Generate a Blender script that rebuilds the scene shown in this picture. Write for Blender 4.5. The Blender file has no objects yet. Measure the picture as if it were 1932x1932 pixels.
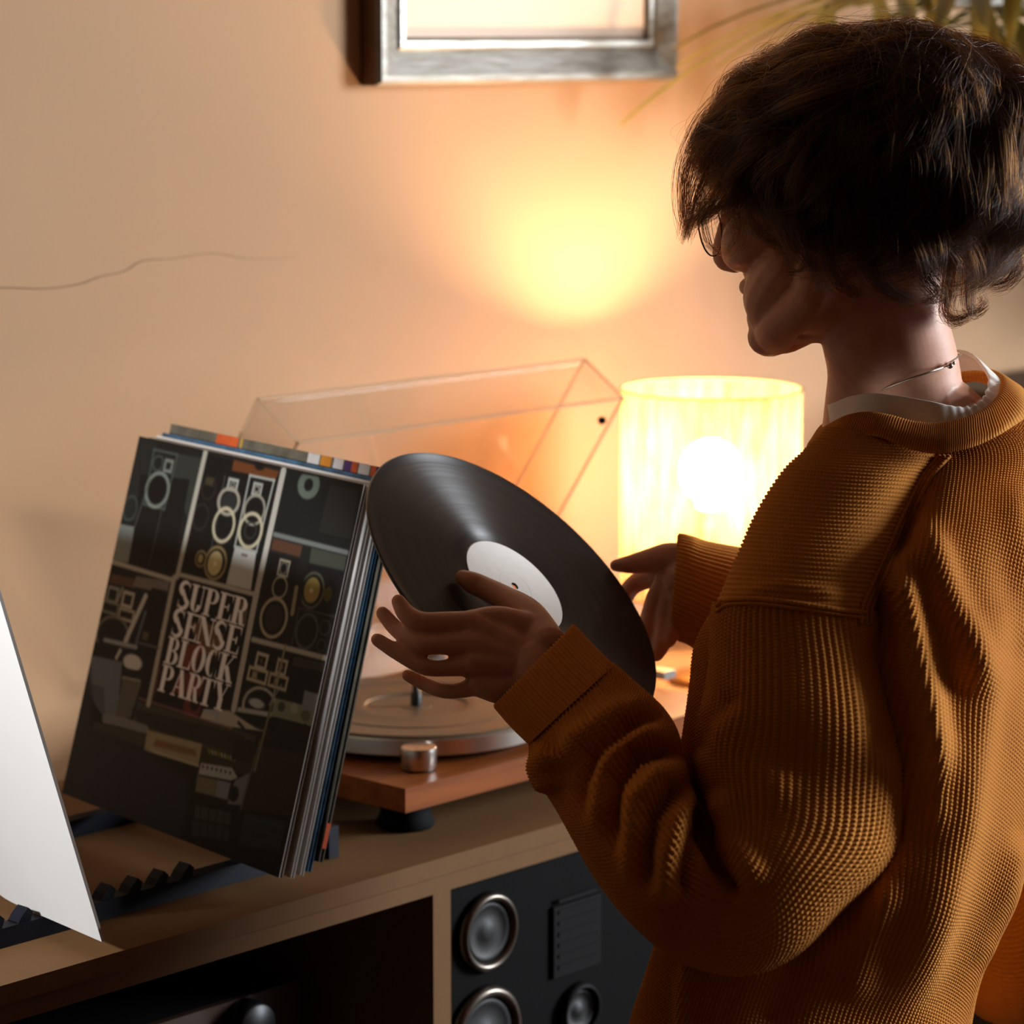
import bpy, bmesh, math, random
import numpy as np
from mathutils import Vector, Matrix

# ------------------------------------------------------------------ camera, world, lights, exposure
S = bpy.context.scene
COL = S.collection
CAM = np.array([0.0, 0.0, 1.52])            # eye height, metres
FPX = 5600.0                                # focal length in pixels of a 1932 px frame
HEAD = math.radians(42.7)                   # camera heading from +X (the wall runs along X)
PITCH = math.atan(906 / FPX)                # looking slightly down
cam = bpy.data.cameras.new('camera')
cam_ob = bpy.data.objects.new('camera', cam); COL.objects.link(cam_ob)
cam.sensor_width = 36; cam.lens = FPX / 1932 * 36
cam_ob.location = CAM
cam_ob.rotation_euler = (math.pi / 2 - PITCH, 0, HEAD - math.pi / 2)
cam.dof.use_dof = True; cam.dof.focus_distance = 2.36; cam.dof.aperture_fstop = 6.3
cam.clip_start = 0.05
S.camera = cam_ob
S.view_settings.view_transform = 'Standard'; S.view_settings.look = 'None'
S.view_settings.gamma = 1; S.view_settings.use_curve_mapping = False
S.view_settings.exposure = 0.0

BULB_STRENGTH = 520.0
BULB_COLOR = (1.0, 0.70, 0.43)
WINDOW_POWER = 335.0
FILL_POWER = 50.0  # spot added outside the view to brighten the sleeves
ROOM = dict(x0=-1.6, x1=5.4, y0=-2.6, y1=2.32, z1=2.7)

wd = bpy.data.worlds.new('world'); S.world = wd; wd.use_nodes = True
wd.node_tree.nodes['Background'].inputs[0].default_value = (0.75, 0.86, 1.0, 1)
wd.node_tree.nodes['Background'].inputs[1].default_value = 0.6

def area(name, loc, target, sx, sy, power, color):
    l = bpy.data.lights.new(name, 'AREA'); l.shape = 'RECTANGLE'; l.size = sx; l.size_y = sy
    l.energy = power; l.color = color
    o = bpy.data.objects.new(name, l); COL.objects.link(o); o.location = loc
    o.rotation_euler = (Vector(target) - Vector(loc)).to_track_quat('-Z', 'Y').to_euler()
    return o
# daylight coming in through the window of the right wall
WIN = dict(y0=-1.35, y1=.05, z0=1.05, z1=2.5)
area('window_daylight', (ROOM['x1'] - 0.03, (WIN['y0'] + WIN['y1']) / 2, (WIN['z0'] + WIN['z1']) / 2), (1.9, 1.5, 1.3),
     WIN['y1'] - WIN['y0'], WIN['z1'] - WIN['z0'], WINDOW_POWER, (0.86, 0.93, 1.0))

# ------------------------------------------------------------------ helpers
Fh = np.array([math.cos(HEAD), math.sin(HEAD), 0]); Rv = np.array([math.sin(HEAD), -math.cos(HEAD), 0]); Zv = np.array([0, 0, 1.0])
Fc = Fh * math.cos(PITCH) - Zv * math.sin(PITCH); Uc = Fh * math.sin(PITCH) + Zv * math.cos(PITCH)
def ray(x, y): return Fc + Rv * ((x - 966) / FPX) - Uc * ((y - 966) / FPX)
def at(x, y, d): return CAM + ray(x, y) * d            # a measured point at distance d
def at_z(x, y, z): r = ray(x, y); return CAM + r * ((z - CAM[2]) / r[2])
def at_y(x, y, yy): r = ray(x, y); return CAM + r * (yy / r[1])
def lin(c):
    c = np.asarray(c, float) / 255.0
    return np.where(c <= 0.04045, c / 12.92, ((c + 0.055) / 1.055) ** 2.4)
def L4(c): return tuple(lin(c)) + (1.0,)

def tag(o, label=None, cat=None, group=None, kind=None):
    if label: o['label'] = label
    if cat: o['category'] = cat
    if group: o['group'] = group
    if kind: o['kind'] = kind
    return o
def link(o, parent=None):
    COL.objects.link(o)
    if parent is not None:
        o.parent = parent
        o.matrix_parent_inverse = parent.matrix_basis.inverted()
    return o
def empty(name, loc=(0, 0, 0), rz=0.0):
    o = bpy.data.objects.new(name, None); o.location = loc; o.rotation_euler = (0, 0, rz); o.empty_display_size = .05
    return link(o)
def mesh_np(name, V, Fq, mat, parent=None, smooth=True, uv=None, col=None):
    """V (n,3), Fq (m,4) or (m,3) integer faces, uv per vertex, col per vertex"""
    V = np.asarray(V, np.float32); Fq = np.asarray(Fq, np.int32)
    me = bpy.data.meshes.new(name); m, k = Fq.shape
    me.vertices.add(len(V)); me.vertices.foreach_set('co', V.ravel())
    me.loops.add(m * k); me.loops.foreach_set('vertex_index', Fq.ravel())
    me.polygons.add(m); me.polygons.foreach_set('loop_start', np.arange(m, dtype=np.int32) * k)
    if smooth: me.polygons.foreach_set('use_smooth', np.ones(m, bool))
    me.update(calc_edges=True)
    if uv is not None:
        l = me.uv_layers.new(name='UVMap'); l.data.foreach_set('uv', np.asarray(uv, np.float32)[Fq.ravel()].ravel())
    if col is not None:
        ca = me.color_attributes.new('print', 'FLOAT_COLOR', 'POINT')
        c4 = np.ones((len(V), 4), np.float32); c4[:, :3] = col; ca.data.foreach_set('color', c4.ravel())
    me.validate()
    if mat is not None: me.materials.append(mat)
    o = bpy.data.objects.new(name, me)
    return link(o, parent)
def bm_obj(name, bm, mat, parent=None, smooth=False, bevel=0.0, seg=2):
    if bevel > 0:
        bmesh.ops.bevel(bm, geom=[e for e in bm.edges if e.is_manifold and e.calc_face_angle(0) > 0.5], offset=bevel, segments=seg, affect='EDGES', profile=.6)
    bmesh.ops.recalc_face_normals(bm, faces=bm.faces)
    me = bpy.data.meshes.new(name); bm.to_mesh(me); bm.free()
    if smooth: me.polygons.foreach_set('use_smooth', [True] * len(me.polygons))
    for m in (mat if isinstance(mat, (list, tuple)) else [mat]): me.materials.append(m)
    return link(bpy.data.objects.new(name, me), parent)
def add_box(bm, lo, hi, mi=0):
    vs = [bm.verts.new((x, y, z)) for x in (lo[0], hi[0]) for y in (lo[1], hi[1]) for z in (lo[2], hi[2])]
    for f in ((0, 1, 3, 2), (4, 6, 7, 5), (0, 4, 5, 1), (2, 3, 7, 6), (0, 2, 6, 4), (1, 5, 7, 3)):
        bm.faces.new([vs[i] for i in f]).material_index = mi
    return vs
def box(name, lo, hi, mat, parent=None, bevel=0.0):
    bm = bmesh.new(); add_box(bm, lo, hi); return bm_obj(name, bm, mat, parent, bevel=bevel)
def prism(name, quad, off, mat, parent=None, bevel=0.0):
    """a flat sheet with corners quad (4 points) and thickness vector off"""
    bm = bmesh.new(); q = [np.array(p) for p in quad]
    a = [bm.verts.new(p) for p in q]; b = [bm.verts.new(p + off) for p in q]
    bm.faces.new(a); bm.faces.new(b[::-1])
    for i in range(len(q)): bm.faces.new([a[i], a[(i + 1) % len(q)], b[(i + 1) % len(q)], b[i]])
    return bm_obj(name, bm, mat, parent, bevel=bevel)
def frame_of(n):
    n = np.asarray(n, float); n = n / np.linalg.norm(n)
    t = np.array([0, 0, 1.0]) if abs(n[2]) < .9 else np.array([1.0, 0, 0])
    u = np.cross(t, n); u /= np.linalg.norm(u); return u, np.cross(n, u), n
def lathe(name, prof, c, axis, mat, parent=None, n=64, smooth=True, closed=False, uv=False):
    """prof: list of (radius, height) along axis from centre c"""
    u, v, w = frame_of(axis); prof = np.array(prof, float); k = len(prof)
    th = np.linspace(0, 2 * np.pi, n, endpoint=False)
    V = (np.asarray(c)[None, None] + prof[:, None, 0:1] * (np.cos(th)[None, :, None] * u + np.sin(th)[None, :, None] * v) + prof[:, None, 1:2] * w).reshape(-1, 3)
    i = np.arange(k if closed else k - 1)[:, None]; j = np.arange(n)[None, :]; i2 = (i + 1) % k; j2 = (j + 1) % n
    Fq = np.stack(np.broadcast_arrays(i * n + j, i * n + j2, i2 * n + j2, i2 * n + j), -1).reshape(-1, 4)
    return mesh_np(name, V, Fq, mat, parent, smooth)
def smooth_by_angle(o, deg=35):
    me = o.data; bm = bmesh.new(); bm.from_mesh(me)
    for e in bm.edges:
        if e.is_manifold and e.calc_face_angle(0) > math.radians(deg): e.smooth = False
    for f in bm.faces: f.smooth = True
    bm.to_mesh(me); bm.free(); return o
def catmull(P, n, closed=False):
    """P (k,d) -> n samples of a Catmull-Rom curve, uniform in the parameter"""
    P = np.asarray(P, float); k = len(P)
    if closed: t = np.linspace(0, k, n, endpoint=False)
    else: t = np.linspace(0, k - 1, n)
    i = np.floor(t).astype(int)
    if not closed: i = np.minimum(i, k - 2)
    f = (t - i)[:, None]
    if closed: g = lambda j: P[j % k]
    else:
        E = np.vstack([2 * P[0] - P[1], P, 2 * P[-1] - P[-2]]); g = lambda j: E[j + 1]
    p0, p1, p2, p3 = g(i - 1), g(i), g(i + 1), g(i + 2)
    return .5 * (2 * p1 + (p2 - p0) * f + (2 * p0 - 5 * p1 + 4 * p2 - p3) * f ** 2 + (3 * p1 - p0 - 3 * p2 + p3) * f ** 3)
def tube(name, P, rad, mat, parent=None, n=10, closed=False, samples=None):
    P = np.asarray(P, float)
    if samples: P = catmull(P, samples, closed)
    k = len(P); rad = np.full(k, rad) if np.isscalar(rad) else np.interp(np.linspace(0, 1, k), np.linspace(0, 1, len(rad)), rad)
    T = np.gradient(P, axis=0)
    if closed: T = np.roll(P, -1, 0) - np.roll(P, 1, 0)
    T /= np.linalg.norm(T, axis=1)[:, None]
    u = frame_of(T[0])[0]; U = []
    for t in T:
        u = u - t * (u @ t); u /= np.linalg.norm(u); U.append(u)
    U = np.array(U); W = np.cross(T, U); th = np.linspace(0, 2 * np.pi, n, endpoint=False)
    V = P[:, None] + rad[:, None, None] * (np.cos(th)[None, :, None] * U[:, None] + np.sin(th)[None, :, None] * W[:, None])
    V = V.reshape(-1, 3); kk = k if closed else k - 1
    i = np.arange(kk)[:, None]; j = np.arange(n)[None]; i2 = (i + 1) % k; j2 = (j + 1) % n
    Fq = np.stack(np.broadcast_arrays(i * n + j, i * n + j2, i2 * n + j2, i2 * n + j), -1).reshape(-1, 4)
    if not closed:
        a, b = len(V), len(V) + 1; V = np.vstack([V, P[0] - T[0] * rad[0] * .5, P[-1] + T[-1] * rad[-1] * .5])
        j = np.arange(n); q = (k - 1) * n
        Fq = np.vstack([Fq, np.stack([j, np.full(n, a), np.full(n, a), (j + 1) % n], 1)[:, [0, 3, 1, 1]], np.stack([q + j, q + (j + 1) % n, np.full(n, b), np.full(n, b)], 1)])
        tri = Fq[:, 2] == Fq[:, 3]
        bm = bmesh.new(); vs = [bm.verts.new(p) for p in V]
        for f, t3 in zip(Fq, tri): bm.faces.new([vs[x] for x in (f[:3] if t3 else f)])
        return bm_obj(name, bm, mat, parent, smooth=True)
    return mesh_np(name, V, Fq, mat, parent)

# ------------------------------------------------------------------ materials
class NT:
    def __init__(s, name):
        s.m = bpy.data.materials.new(name); s.m.use_nodes = True; s.t = s.m.node_tree; s.t.nodes.clear()
        s.out = s.t.nodes.new('ShaderNodeOutputMaterial')
    def n(s, typ, **k):
        x = s.t.nodes.new(typ)
        for a, b in k.items():
            if a.startswith('i_'):
                key = a[2:]; key = int(key) if key.isdigit() else key.replace('_', ' '); s.set(x.inputs[key], b)
            else: setattr(x, a, b)
        return x
    def set(s, inp, v):
        if isinstance(v, bpy.types.NodeSocket): s.t.links.new(v, inp)
        else: inp.default_value = v
    def ramp(s, fac, stops):
        r = s.n('ShaderNodeValToRGB'); s.set(r.inputs[0], fac); e = r.color_ramp.elements
        while len(e) < len(stops): e.new(.5)
        for q, (p, c) in zip(e, stops): q.position = p; q.color = c if len(c) == 4 else tuple(c) + (1,)
        return r.outputs[0]
    def mix(s, f, a, b, mode='MIX'):
        x = s.n('ShaderNodeMix', data_type='RGBA', blend_type=mode); s.set(x.inputs[0], f); s.set(x.inputs[6], a); s.set(x.inputs[7], b); return x.outputs[2]
    def math(s, op, a, b=0.0, c=None):
        x = s.n('ShaderNodeMath', operation=op); s.set(x.inputs[0], a); s.set(x.inputs[1], b)
        if c is not None: s.set(x.inputs[2], c)
        return x.outputs[0]
    def noise(s, scale, detail=3, rough=.5, vec=None, **k):
        x = s.n('ShaderNodeTexNoise'); x.inputs['Scale'].default_value = scale; x.inputs['Detail'].default_value = detail; x.inputs['Roughness'].default_value = rough
        if vec is not None: s.set(x.inputs['Vector'], vec)
        return x.outputs[0]
    def obj(s, scale=(1, 1, 1)):
        c = s.n('ShaderNodeTexCoord'); mp = s.n('ShaderNodeMapping'); mp.inputs['Scale'].default_value = scale
        s.t.links.new(c.outputs['Object'], mp.inputs[0]); return mp.outputs[0]
    def bump(s, h, strength=.3, dist=.002):
        b = s.n('ShaderNodeBump'); b.inputs['Strength'].default_value = strength; b.inputs['Distance'].default_value = dist; s.set(b.inputs['Height'], h); return b.outputs[0]
    def bsdf(s, **k):
        return s.n('ShaderNodeBsdfPrincipled', **k)
    def done(s, sh): s.t.links.new(sh, s.out.inputs[0]); return s.m
def plain(name, c, rough=.5, metal=0.0, var=.12, scale=30, bump=0.0, coat=0.0, spec=.5, sheen=0.0, sx=(1, 1, 1)):
    t = NT(name); v = t.obj(sx); nz = t.noise(scale, 4, .6, v)
    a = np.array(L4(c)); lo = tuple(a[:3] * (1 - var)) + (1,); hi = tuple(np.minimum(a[:3] * (1 + var), 1)) + (1,)
    b = t.bsdf(i_Base_Color=t.ramp(nz, [(.3, lo), (.7, hi)]), i_Roughness=rough, i_Metallic=metal, i_Coat_Weight=coat, i_Specular_IOR_Level=spec, i_Sheen_Weight=sheen)
    if bump: t.set(b.inputs['Normal'], t.bump(nz, bump))
    return t.done(b.outputs[0])
def wood(name, dark, light, axis=0, scale=1.0, rough=.45):
    t = NT(name); sc = [14 * scale] * 3; sc[axis] = 1.2 * scale
    v = t.obj(tuple(sc)); n1 = t.noise(3, 5, .6, v); sc2 = [90 * scale] * 3; sc2[axis] = 3 * scale; n2 = t.noise(2, 3, .5, t.obj(tuple(sc2)))
    f = t.math('ADD', t.math('MULTIPLY', n1, .65), t.math('MULTIPLY', n2, .35))
    b = t.bsdf(i_Base_Color=t.ramp(f, [(.3, L4(dark)), (.7, L4(light))]), i_Roughness=rough, i_Specular_IOR_Level=.25)
    t.set(b.inputs['Normal'], t.bump(n2, .12, .001)); return t.done(b.outputs[0])
def vcol(name, rough=.4, coat=0.0, bump=0.0):
    t = NT(name); a = t.n('ShaderNodeVertexColor', layer_name='print'); b = t.bsdf(i_Base_Color=a.outputs[0], i_Roughness=rough, i_Coat_Weight=coat, i_Specular_IOR_Level=.18)
    return t.done(b.outputs[0])

def m_wall():
    t = NT('wall_plaster'); v = t.obj()
    f = t.noise(1.1, 3, .5, v); g = t.noise(160, 3, .6, v)
    c = t.ramp(f, [(.35, L4((182, 144, 108))), (.65, L4((189, 151, 115)))])
    b = t.bsdf(i_Base_Color=c, i_Roughness=.75, i_Specular_IOR_Level=.25)
    h = t.math('ADD', t.math('MULTIPLY', g, .25), t.noise(14, 4, .55, v))
    t.set(b.inputs['Normal'], t.bump(h, .18, .002)); return t.done(b.outputs[0])
def m_silver():
    t = NT('brushed_silver_leaf'); v = t.obj((3, 40, 40)); n = t.noise(6, 5, .65, v); n2 = t.noise(9, 4, .6, t.obj())
    c = t.ramp(n, [(.3, L4((128, 120, 108))), (.7, L4((178, 174, 166)))])
    b = t.bsdf(i_Base_Color=c, i_Metallic=.85, i_Roughness=t.math('ADD', .3, t.math('MULTIPLY', n2, .25)))
    t.set(b.inputs['Normal'], t.bump(n, .15, .001)); return t.done(b.outputs[0])
def m_shade():
    t = NT('woven_shade_linen'); uv = t.n('ShaderNodeTexCoord').outputs['UV']
    sp = t.n('ShaderNodeSeparateXYZ'); t.set(sp.inputs[0], uv); u, w = sp.outputs[0], sp.outputs[1]
    mp = t.n('ShaderNodeMapping'); mp.inputs['Scale'].default_value = (60, 3.0, 1); t.set(mp.inputs[0], uv); slub = t.noise(1.0, 4, .65, mp.outputs[0])
    mp2 = t.n('ShaderNodeMapping'); mp2.inputs['Scale'].default_value = (9, 1.2, 1); t.set(mp2.inputs[0], uv); wide = t.noise(1.0, 3, .6, mp2.outputs[0])
    a = t.math('ABSOLUTE', t.math('SINE', t.math('MULTIPLY', u, 3.14159 * 170))); c = t.math('ABSOLUTE', t.math('SINE', t.math('MULTIPLY', w, 3.14159 * 62)))
    thick = t.math('SUBTRACT', .62, t.math('MULTIPLY', t.math('SUBTRACT', slub, .5), .9))
    hole = t.math('MULTIPLY', t.math('GREATER_THAN', a, thick), t.math('GREATER_THAN', c, .5))
    hole = t.math('MULTIPLY', hole, .2)
    col = t.ramp(t.math('ADD', t.math('MULTIPLY', slub, .5), t.math('MULTIPLY', wide, .5)), [(.36, L4((192, 154, 106))), (.62, L4((118, 78, 44)))])
    d = t.n('ShaderNodeBsdfDiffuse'); t.set(d.inputs[0], col); tr = t.n('ShaderNodeBsdfTranslucent'); t.set(tr.inputs[0], col)
    m1 = t.n('ShaderNodeMixShader'); m1.inputs[0].default_value = .40; t.t.links.new(d.outputs[0], m1.inputs[1]); t.t.links.new(tr.outputs[0], m1.inputs[2])
    tp = t.n('ShaderNodeBsdfTransparent'); m2 = t.n('ShaderNodeMixShader'); t.set(m2.inputs[0], hole); t.t.links.new(m1.outputs[0], m2.inputs[1]); t.t.links.new(tp.outputs[0], m2.inputs[2])
    return t.done(m2.outputs[0])
def m_bulb():
    t = NT('glowing_bulb'); e = t.n('ShaderNodeEmission'); e.inputs[0].default_value = BULB_COLOR + (1,); e.inputs[1].default_value = BULB_STRENGTH; return t.done(e.outputs[0])
def m_acrylic(name, amount, tint):
    t = NT(name); tp = t.n('ShaderNodeBsdfTransparent'); tp.inputs[0].default_value = (.985, .98, .97, 1)
    g = t.n('ShaderNodeBsdfGlossy'); g.inputs['Roughness'].default_value = .04; lw = t.n('ShaderNodeLayerWeight'); lw.inputs[0].default_value = .25
    m = t.n('ShaderNodeMixShader'); t.set(m.inputs[0], t.math('MULTIPLY', lw.outputs[0], .16)); t.t.links.new(tp.outputs[0], m.inputs[1]); t.t.links.new(g.outputs[0], m.inputs[2])
    d = t.n('ShaderNodeBsdfDiffuse'); d.inputs[0].default_value = tint; m2 = t.n('ShaderNodeMixShader'); m2.inputs[0].default_value = amount
    t.t.links.new(m.outputs[0], m2.inputs[1]); t.t.links.new(d.outputs[0], m2.inputs[2]); return t.done(m2.outputs[0])
def m_vinyl():
    t = NT('black_vinyl'); c = t.n('ShaderNodeTexCoord'); 
    ln = t.n('ShaderNodeVectorMath', operation='LENGTH'); 
    sx = t.n('ShaderNodeSeparateXYZ'); t.t.links.new(c.outputs['Object'], sx.inputs[0]); cx = t.n('ShaderNodeCombineXYZ'); t.t.links.new(sx.outputs[0], cx.inputs[0]); t.t.links.new(sx.outputs[1], cx.inputs[1])
    t.t.links.new(cx.outputs[0], ln.inputs[0]); r = ln.outputs['Value']
    cr = t.n('ShaderNodeCombineXYZ'); t.set(cr.inputs[0], r); n = t.noise(420, 3, .7, cr.outputs[0])
    track = t.noise(70, 2, .5, cr.outputs[0])
    tan = t.n('ShaderNodeTangent', direction_type='RADIAL', axis='Z')
    b = t.bsdf(i_Base_Color=(.006, .006, .007, 1), i_Roughness=t.math('ADD', .25, t.math('MULTIPLY', n, .16)), i_Anisotropic=.93, i_Anisotropic_Rotation=.25, i_Specular_IOR_Level=.85, i_Coat_Weight=.25, i_Coat_Roughness=.05)
    t.t.links.new(tan.outputs[0], b.inputs['Tangent'])
    t.set(b.inputs['Normal'], t.bump(t.math('ADD', n, track), .06, .0006)); return t.done(b.outputs[0])
def m_knit(name, hi, lo):
    """mustard yarn; the stitches themselves are geometry, this adds fibre fuzz"""
    t = NT(name); v = t.obj(); n = t.noise(900, 3, .7, v); n2 = t.noise(7, 3, .5, v)
    c = t.ramp(t.math('ADD', t.math('MULTIPLY', n, .5), t.math('MULTIPLY', n2, .5)), [(.35, L4(lo)), (.65, L4(hi))])
    b = t.bsdf(i_Base_Color=c, i_Roughness=.9, i_Specular_IOR_Level=.12, i_Sheen_Weight=.25, i_Sheen_Roughness=.4)
    b.inputs['Sheen Tint'].default_value = L4((255, 210, 140))
    t.set(b.inputs['Normal'], t.bump(n, .35, .0008)); return t.done(b.outputs[0])
def m_skin():
    t = NT('skin'); v = t.obj(); n = t.noise(60, 4, .6, v); n2 = t.noise(900, 2, .5, v)
    c = t.ramp(n, [(.3, L4((196, 140, 112))), (.7, L4((212, 158, 130)))])
    b = t.bsdf(i_Base_Color=c, i_Roughness=.48, i_Specular_IOR_Level=.4, i_Subsurface_Weight=.12, i_Subsurface_Scale=.006)
    b.inputs['Subsurface Radius'].default_value = (1, .35, .2)
    t.set(b.inputs['Normal'], t.bump(t.math('ADD', n2, n), .12, .0006)); return t.done(b.outputs[0])
def m_hair():
    t = NT('dark_brown_hair'); b = t.n('ShaderNodeBsdfHairPrincipled', parametrization='MELANIN')
    b.inputs['Melanin'].default_value = .83; b.inputs['Melanin Redness'].default_value = .32; b.inputs['Roughness'].default_value = .28; b.inputs['Radial Roughness'].default_value = .45
    b.inputs['Random Color'].default_value = .25; b.inputs['Random Roughness'].default_value = .2
    return t.done(b.outputs[0])
def m_leaf():
    t = NT('palm_leaf'); n = t.noise(6, 3, .5, t.obj()); c = t.ramp(n, [(.3, L4((74, 84, 30))), (.7, L4((150, 128, 52)))])
    d = t.bsdf(i_Base_Color=c, i_Roughness=.45); tr = t.n('ShaderNodeBsdfTranslucent'); t.set(tr.inputs[0], c)
    m = t.n('ShaderNodeMixShader'); m.inputs[0].default_value = .35; t.t.links.new(d.outputs[0], m.inputs[1]); t.t.links.new(tr.outputs[0], m.inputs[2]); return t.done(m.outputs[0])
def m_mat():
    t = NT('rubber_platter_mat'); c = t.n('ShaderNodeTexCoord'); b = t.bsdf(i_Base_Color=L4((96, 80, 62)), i_Roughness=.42, i_Specular_IOR_Level=.5); n = t.noise(500, 2, .5, c.outputs['Object']); t.set(b.inputs['Normal'], t.bump(n, .1, .0005)); return t.done(b.outputs[0])

M = dict(
    wall=m_wall(), silver=m_silver(), shade=m_shade(), bulb=m_bulb(), vinyl=m_vinyl(), skin=m_skin(), hair=m_hair(), leaf=m_leaf(), mat=m_mat(),
    knit=m_knit('mustard_knit', (208, 138, 60), (182, 110, 42)), rib=m_knit('mustard_rib_knit', (210, 140, 62), (186, 114, 44)),
    acrylic=m_acrylic('clear_acrylic', .02, (.75, .6, .45, 1)), acrylic_edge=m_acrylic('acrylic_edge', .42, (.66, .44, .27, 1)), ring_wire=plain('shade_wire', (150, 110, 66), .6),
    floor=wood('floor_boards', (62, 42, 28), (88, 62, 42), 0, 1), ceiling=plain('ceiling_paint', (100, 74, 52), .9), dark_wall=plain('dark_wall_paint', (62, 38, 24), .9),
    cabinet=plain('beige_laminate', (116, 84, 53), .7, var=.04, scale=60, bump=.05, spec=.15), cabinet_in=plain('pale_laminate_inside', (124, 104, 78), .7, var=.04, spec=.15),
    plinth=wood('walnut_plinth', (112, 56, 20), (158, 86, 34), 0, 1.0, .4), metal=plain('brushed_aluminium', (205, 198, 190), .28, 1.0, .04, 200, sx=(1, 1, 30)),
    chrome=plain('chrome', (220, 220, 222), .12, 1.0, .02), ring_metal=plain('dull_driver_ring', (96, 88, 80), .32, 1.0, .02), black=plain('black_plastic', (14, 13, 13), .42, var=.2), rubber=plain('black_rubber', (7, 7, 7), .8, spec=.15),
    cone=plain('dark_speaker_cone', (16, 15, 15), .6, var=.2), baffle=plain('black_baffle', (6, 5, 5), .7, var=.15, spec=.08), panel=plain('dark_grey_panel', (11, 10, 9), .6, spec=.12),
    ampfront=plain('brown_amplifier_front', (58, 38, 26), .4), navy=plain('navy_painted_wood', (18, 21, 32), .6, var=.12, scale=80, bump=.06, spec=.2),
    paper=plain('white_sleeve_paper', (226, 224, 220), .6, var=.02, scale=8, bump=.05), card=plain('sleeve_card_edge', (206, 200, 192), .7, var=.04), inner=plain('grey_inner_sleeve', (150, 146, 142), .7),
    blue=plain('blue_sleeve_card', (62, 104, 134), .5, var=.45, scale=70), olive=plain('weathered_grey_sleeve_card', (104, 100, 86), .55, var=.4, scale=40), darkcard=plain('black_sleeve_card', (22, 22, 24), .5),
    picture=plain('pale_picture_paper', (246, 216, 190), .7, var=.02, scale=3), backing=plain('frame_side_wood', (92, 56, 26), .5), label=plain('off_white_label_paper', (242, 238, 230), .55, var=.03, scale=60), labelink=plain('grey_label_ink', (196, 188, 176), .6),
    print=vcol('printed_cover', .55, 0), cotton=plain('white_cotton', (243, 238, 230), .85, var=.03, scale=300, bump=.1, sheen=.2), trouser=plain('dark_trousers', (36, 38, 48), .85), shoe=plain('dark_shoe_leather', (30, 24, 22), .5),
    wire=plain('dark_wire', (70, 52, 36), .3, 1.0), necklace=plain('silver_chain', (205, 196, 186), .25, 1.0), lens=m_acrylic('clear_lens', .0, (.9, .9, .9, 1)),
    stem=plain('palm_stem', (112, 92, 44), .5), pot=plain('terracotta_pot', (150, 84, 56), .8), soil=plain('potting_soil', (40, 28, 20), .9), darkwood=wood('dark_cabinet_wood', (40, 24, 16), (44, 28, 18), 0), brass=plain('lamp_base_brass', (150, 110, 62), .35, .8),
    white_paint=plain('white_window_paint', (230, 228, 222), .5), crack=plain('plaster_crack', (158, 122, 88), .9), ink=plain('dark_ink', (30, 28, 34), .6), orange=plain('orange_print', (214, 92, 40), .6, var=.3),
    pupil=plain('lip_skin', (150, 78, 66), .45), glassedge=plain('clear_glass_edge', (220, 226, 226), .2),
)
# ------------------------------------------------------------------ the setting
x0, x1, yb, yf, zt = ROOM['x0'], ROOM['x1'], ROOM['y1'], ROOM['y0'], ROOM['z1']
def struct(o): return tag(o, kind='structure')
struct(box('floor', (x0, yf, -.1), (x1, yb, 0), M['floor']))
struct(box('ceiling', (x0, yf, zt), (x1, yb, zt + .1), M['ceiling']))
struct(box('wall_back', (x0 - .1, yb, 0), (x1 + .1, yb + .1, zt), M['wall']))
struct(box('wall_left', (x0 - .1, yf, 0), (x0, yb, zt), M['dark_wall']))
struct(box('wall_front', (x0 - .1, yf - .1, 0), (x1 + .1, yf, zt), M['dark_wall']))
bm = bmesh.new(); W = WIN
add_box(bm, (x1, yf, 0), (x1 + .1, W['y0'], zt)); add_box(bm, (x1, W['y1'], 0), (x1 + .1, yb, zt))
add_box(bm, (x1, W['y0'], 0), (x1 + .1, W['y1'], W['z0'])); add_box(bm, (x1, W['y0'], W['z1']), (x1 + .1, W['y1'], zt))
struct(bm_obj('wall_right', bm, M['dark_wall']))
win = tag(empty('window_1', (x1 + .06, (W['y0'] + W['y1']) / 2, W['z0'])), kind='structure')
bm = bmesh.new(); ym = (W['y0'] + W['y1']) / 2
for lo, hi in (((0, W['y0'], W['z0']), (0, W['y0'] + .05, W['z1'])), ((0, W['y1'] - .05, W['z0']), (0, W['y1'], W['z1'])), ((0, W['y0'], W['z0']), (0, W['y1'], W['z0'] + .05)), ((0, W['y0'], W['z1'] - .05), (0, W['y1'], W['z1'])), ((0, ym - .025, W['z0']), (0, ym + .025, W['z1']))):
    add_box(bm, (x1 + .04, lo[1], lo[2]), (x1 + .09, hi[1], hi[2]))
bm_obj('window_frame', bm, M['white_paint'], win)
for k, (a, b) in enumerate(((W['y0'] + .05, ym - .025), (ym + .025, W['y1'] - .05))):
    box('window_pane', (x1 + .06, a, W['z0'] + .05), (x1 + .066, b, W['z1'] - .05), M['lens'], win)
struct(box('baseboard_back', (x0, yb - .015, 0), (x1, yb, .08), M['white_paint'], bevel=.003))
# hairline crack in the plaster, low on the left
cp = [at_y(x, y, yb - .0004) for x, y in ((-40, 541), (30, 543), (90, 544), (150, 536), (190, 522), (235, 512), (270, 492), (330, 488), (400, 478), (470, 488), (560, 486))]
tag(tube('crack', cp, [.0008, .0008, .0007, .0004, .0002], M['crack'], bpy.data.objects['wall_back'], n=6, samples=60), 'hairline crack in the plaster')

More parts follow.
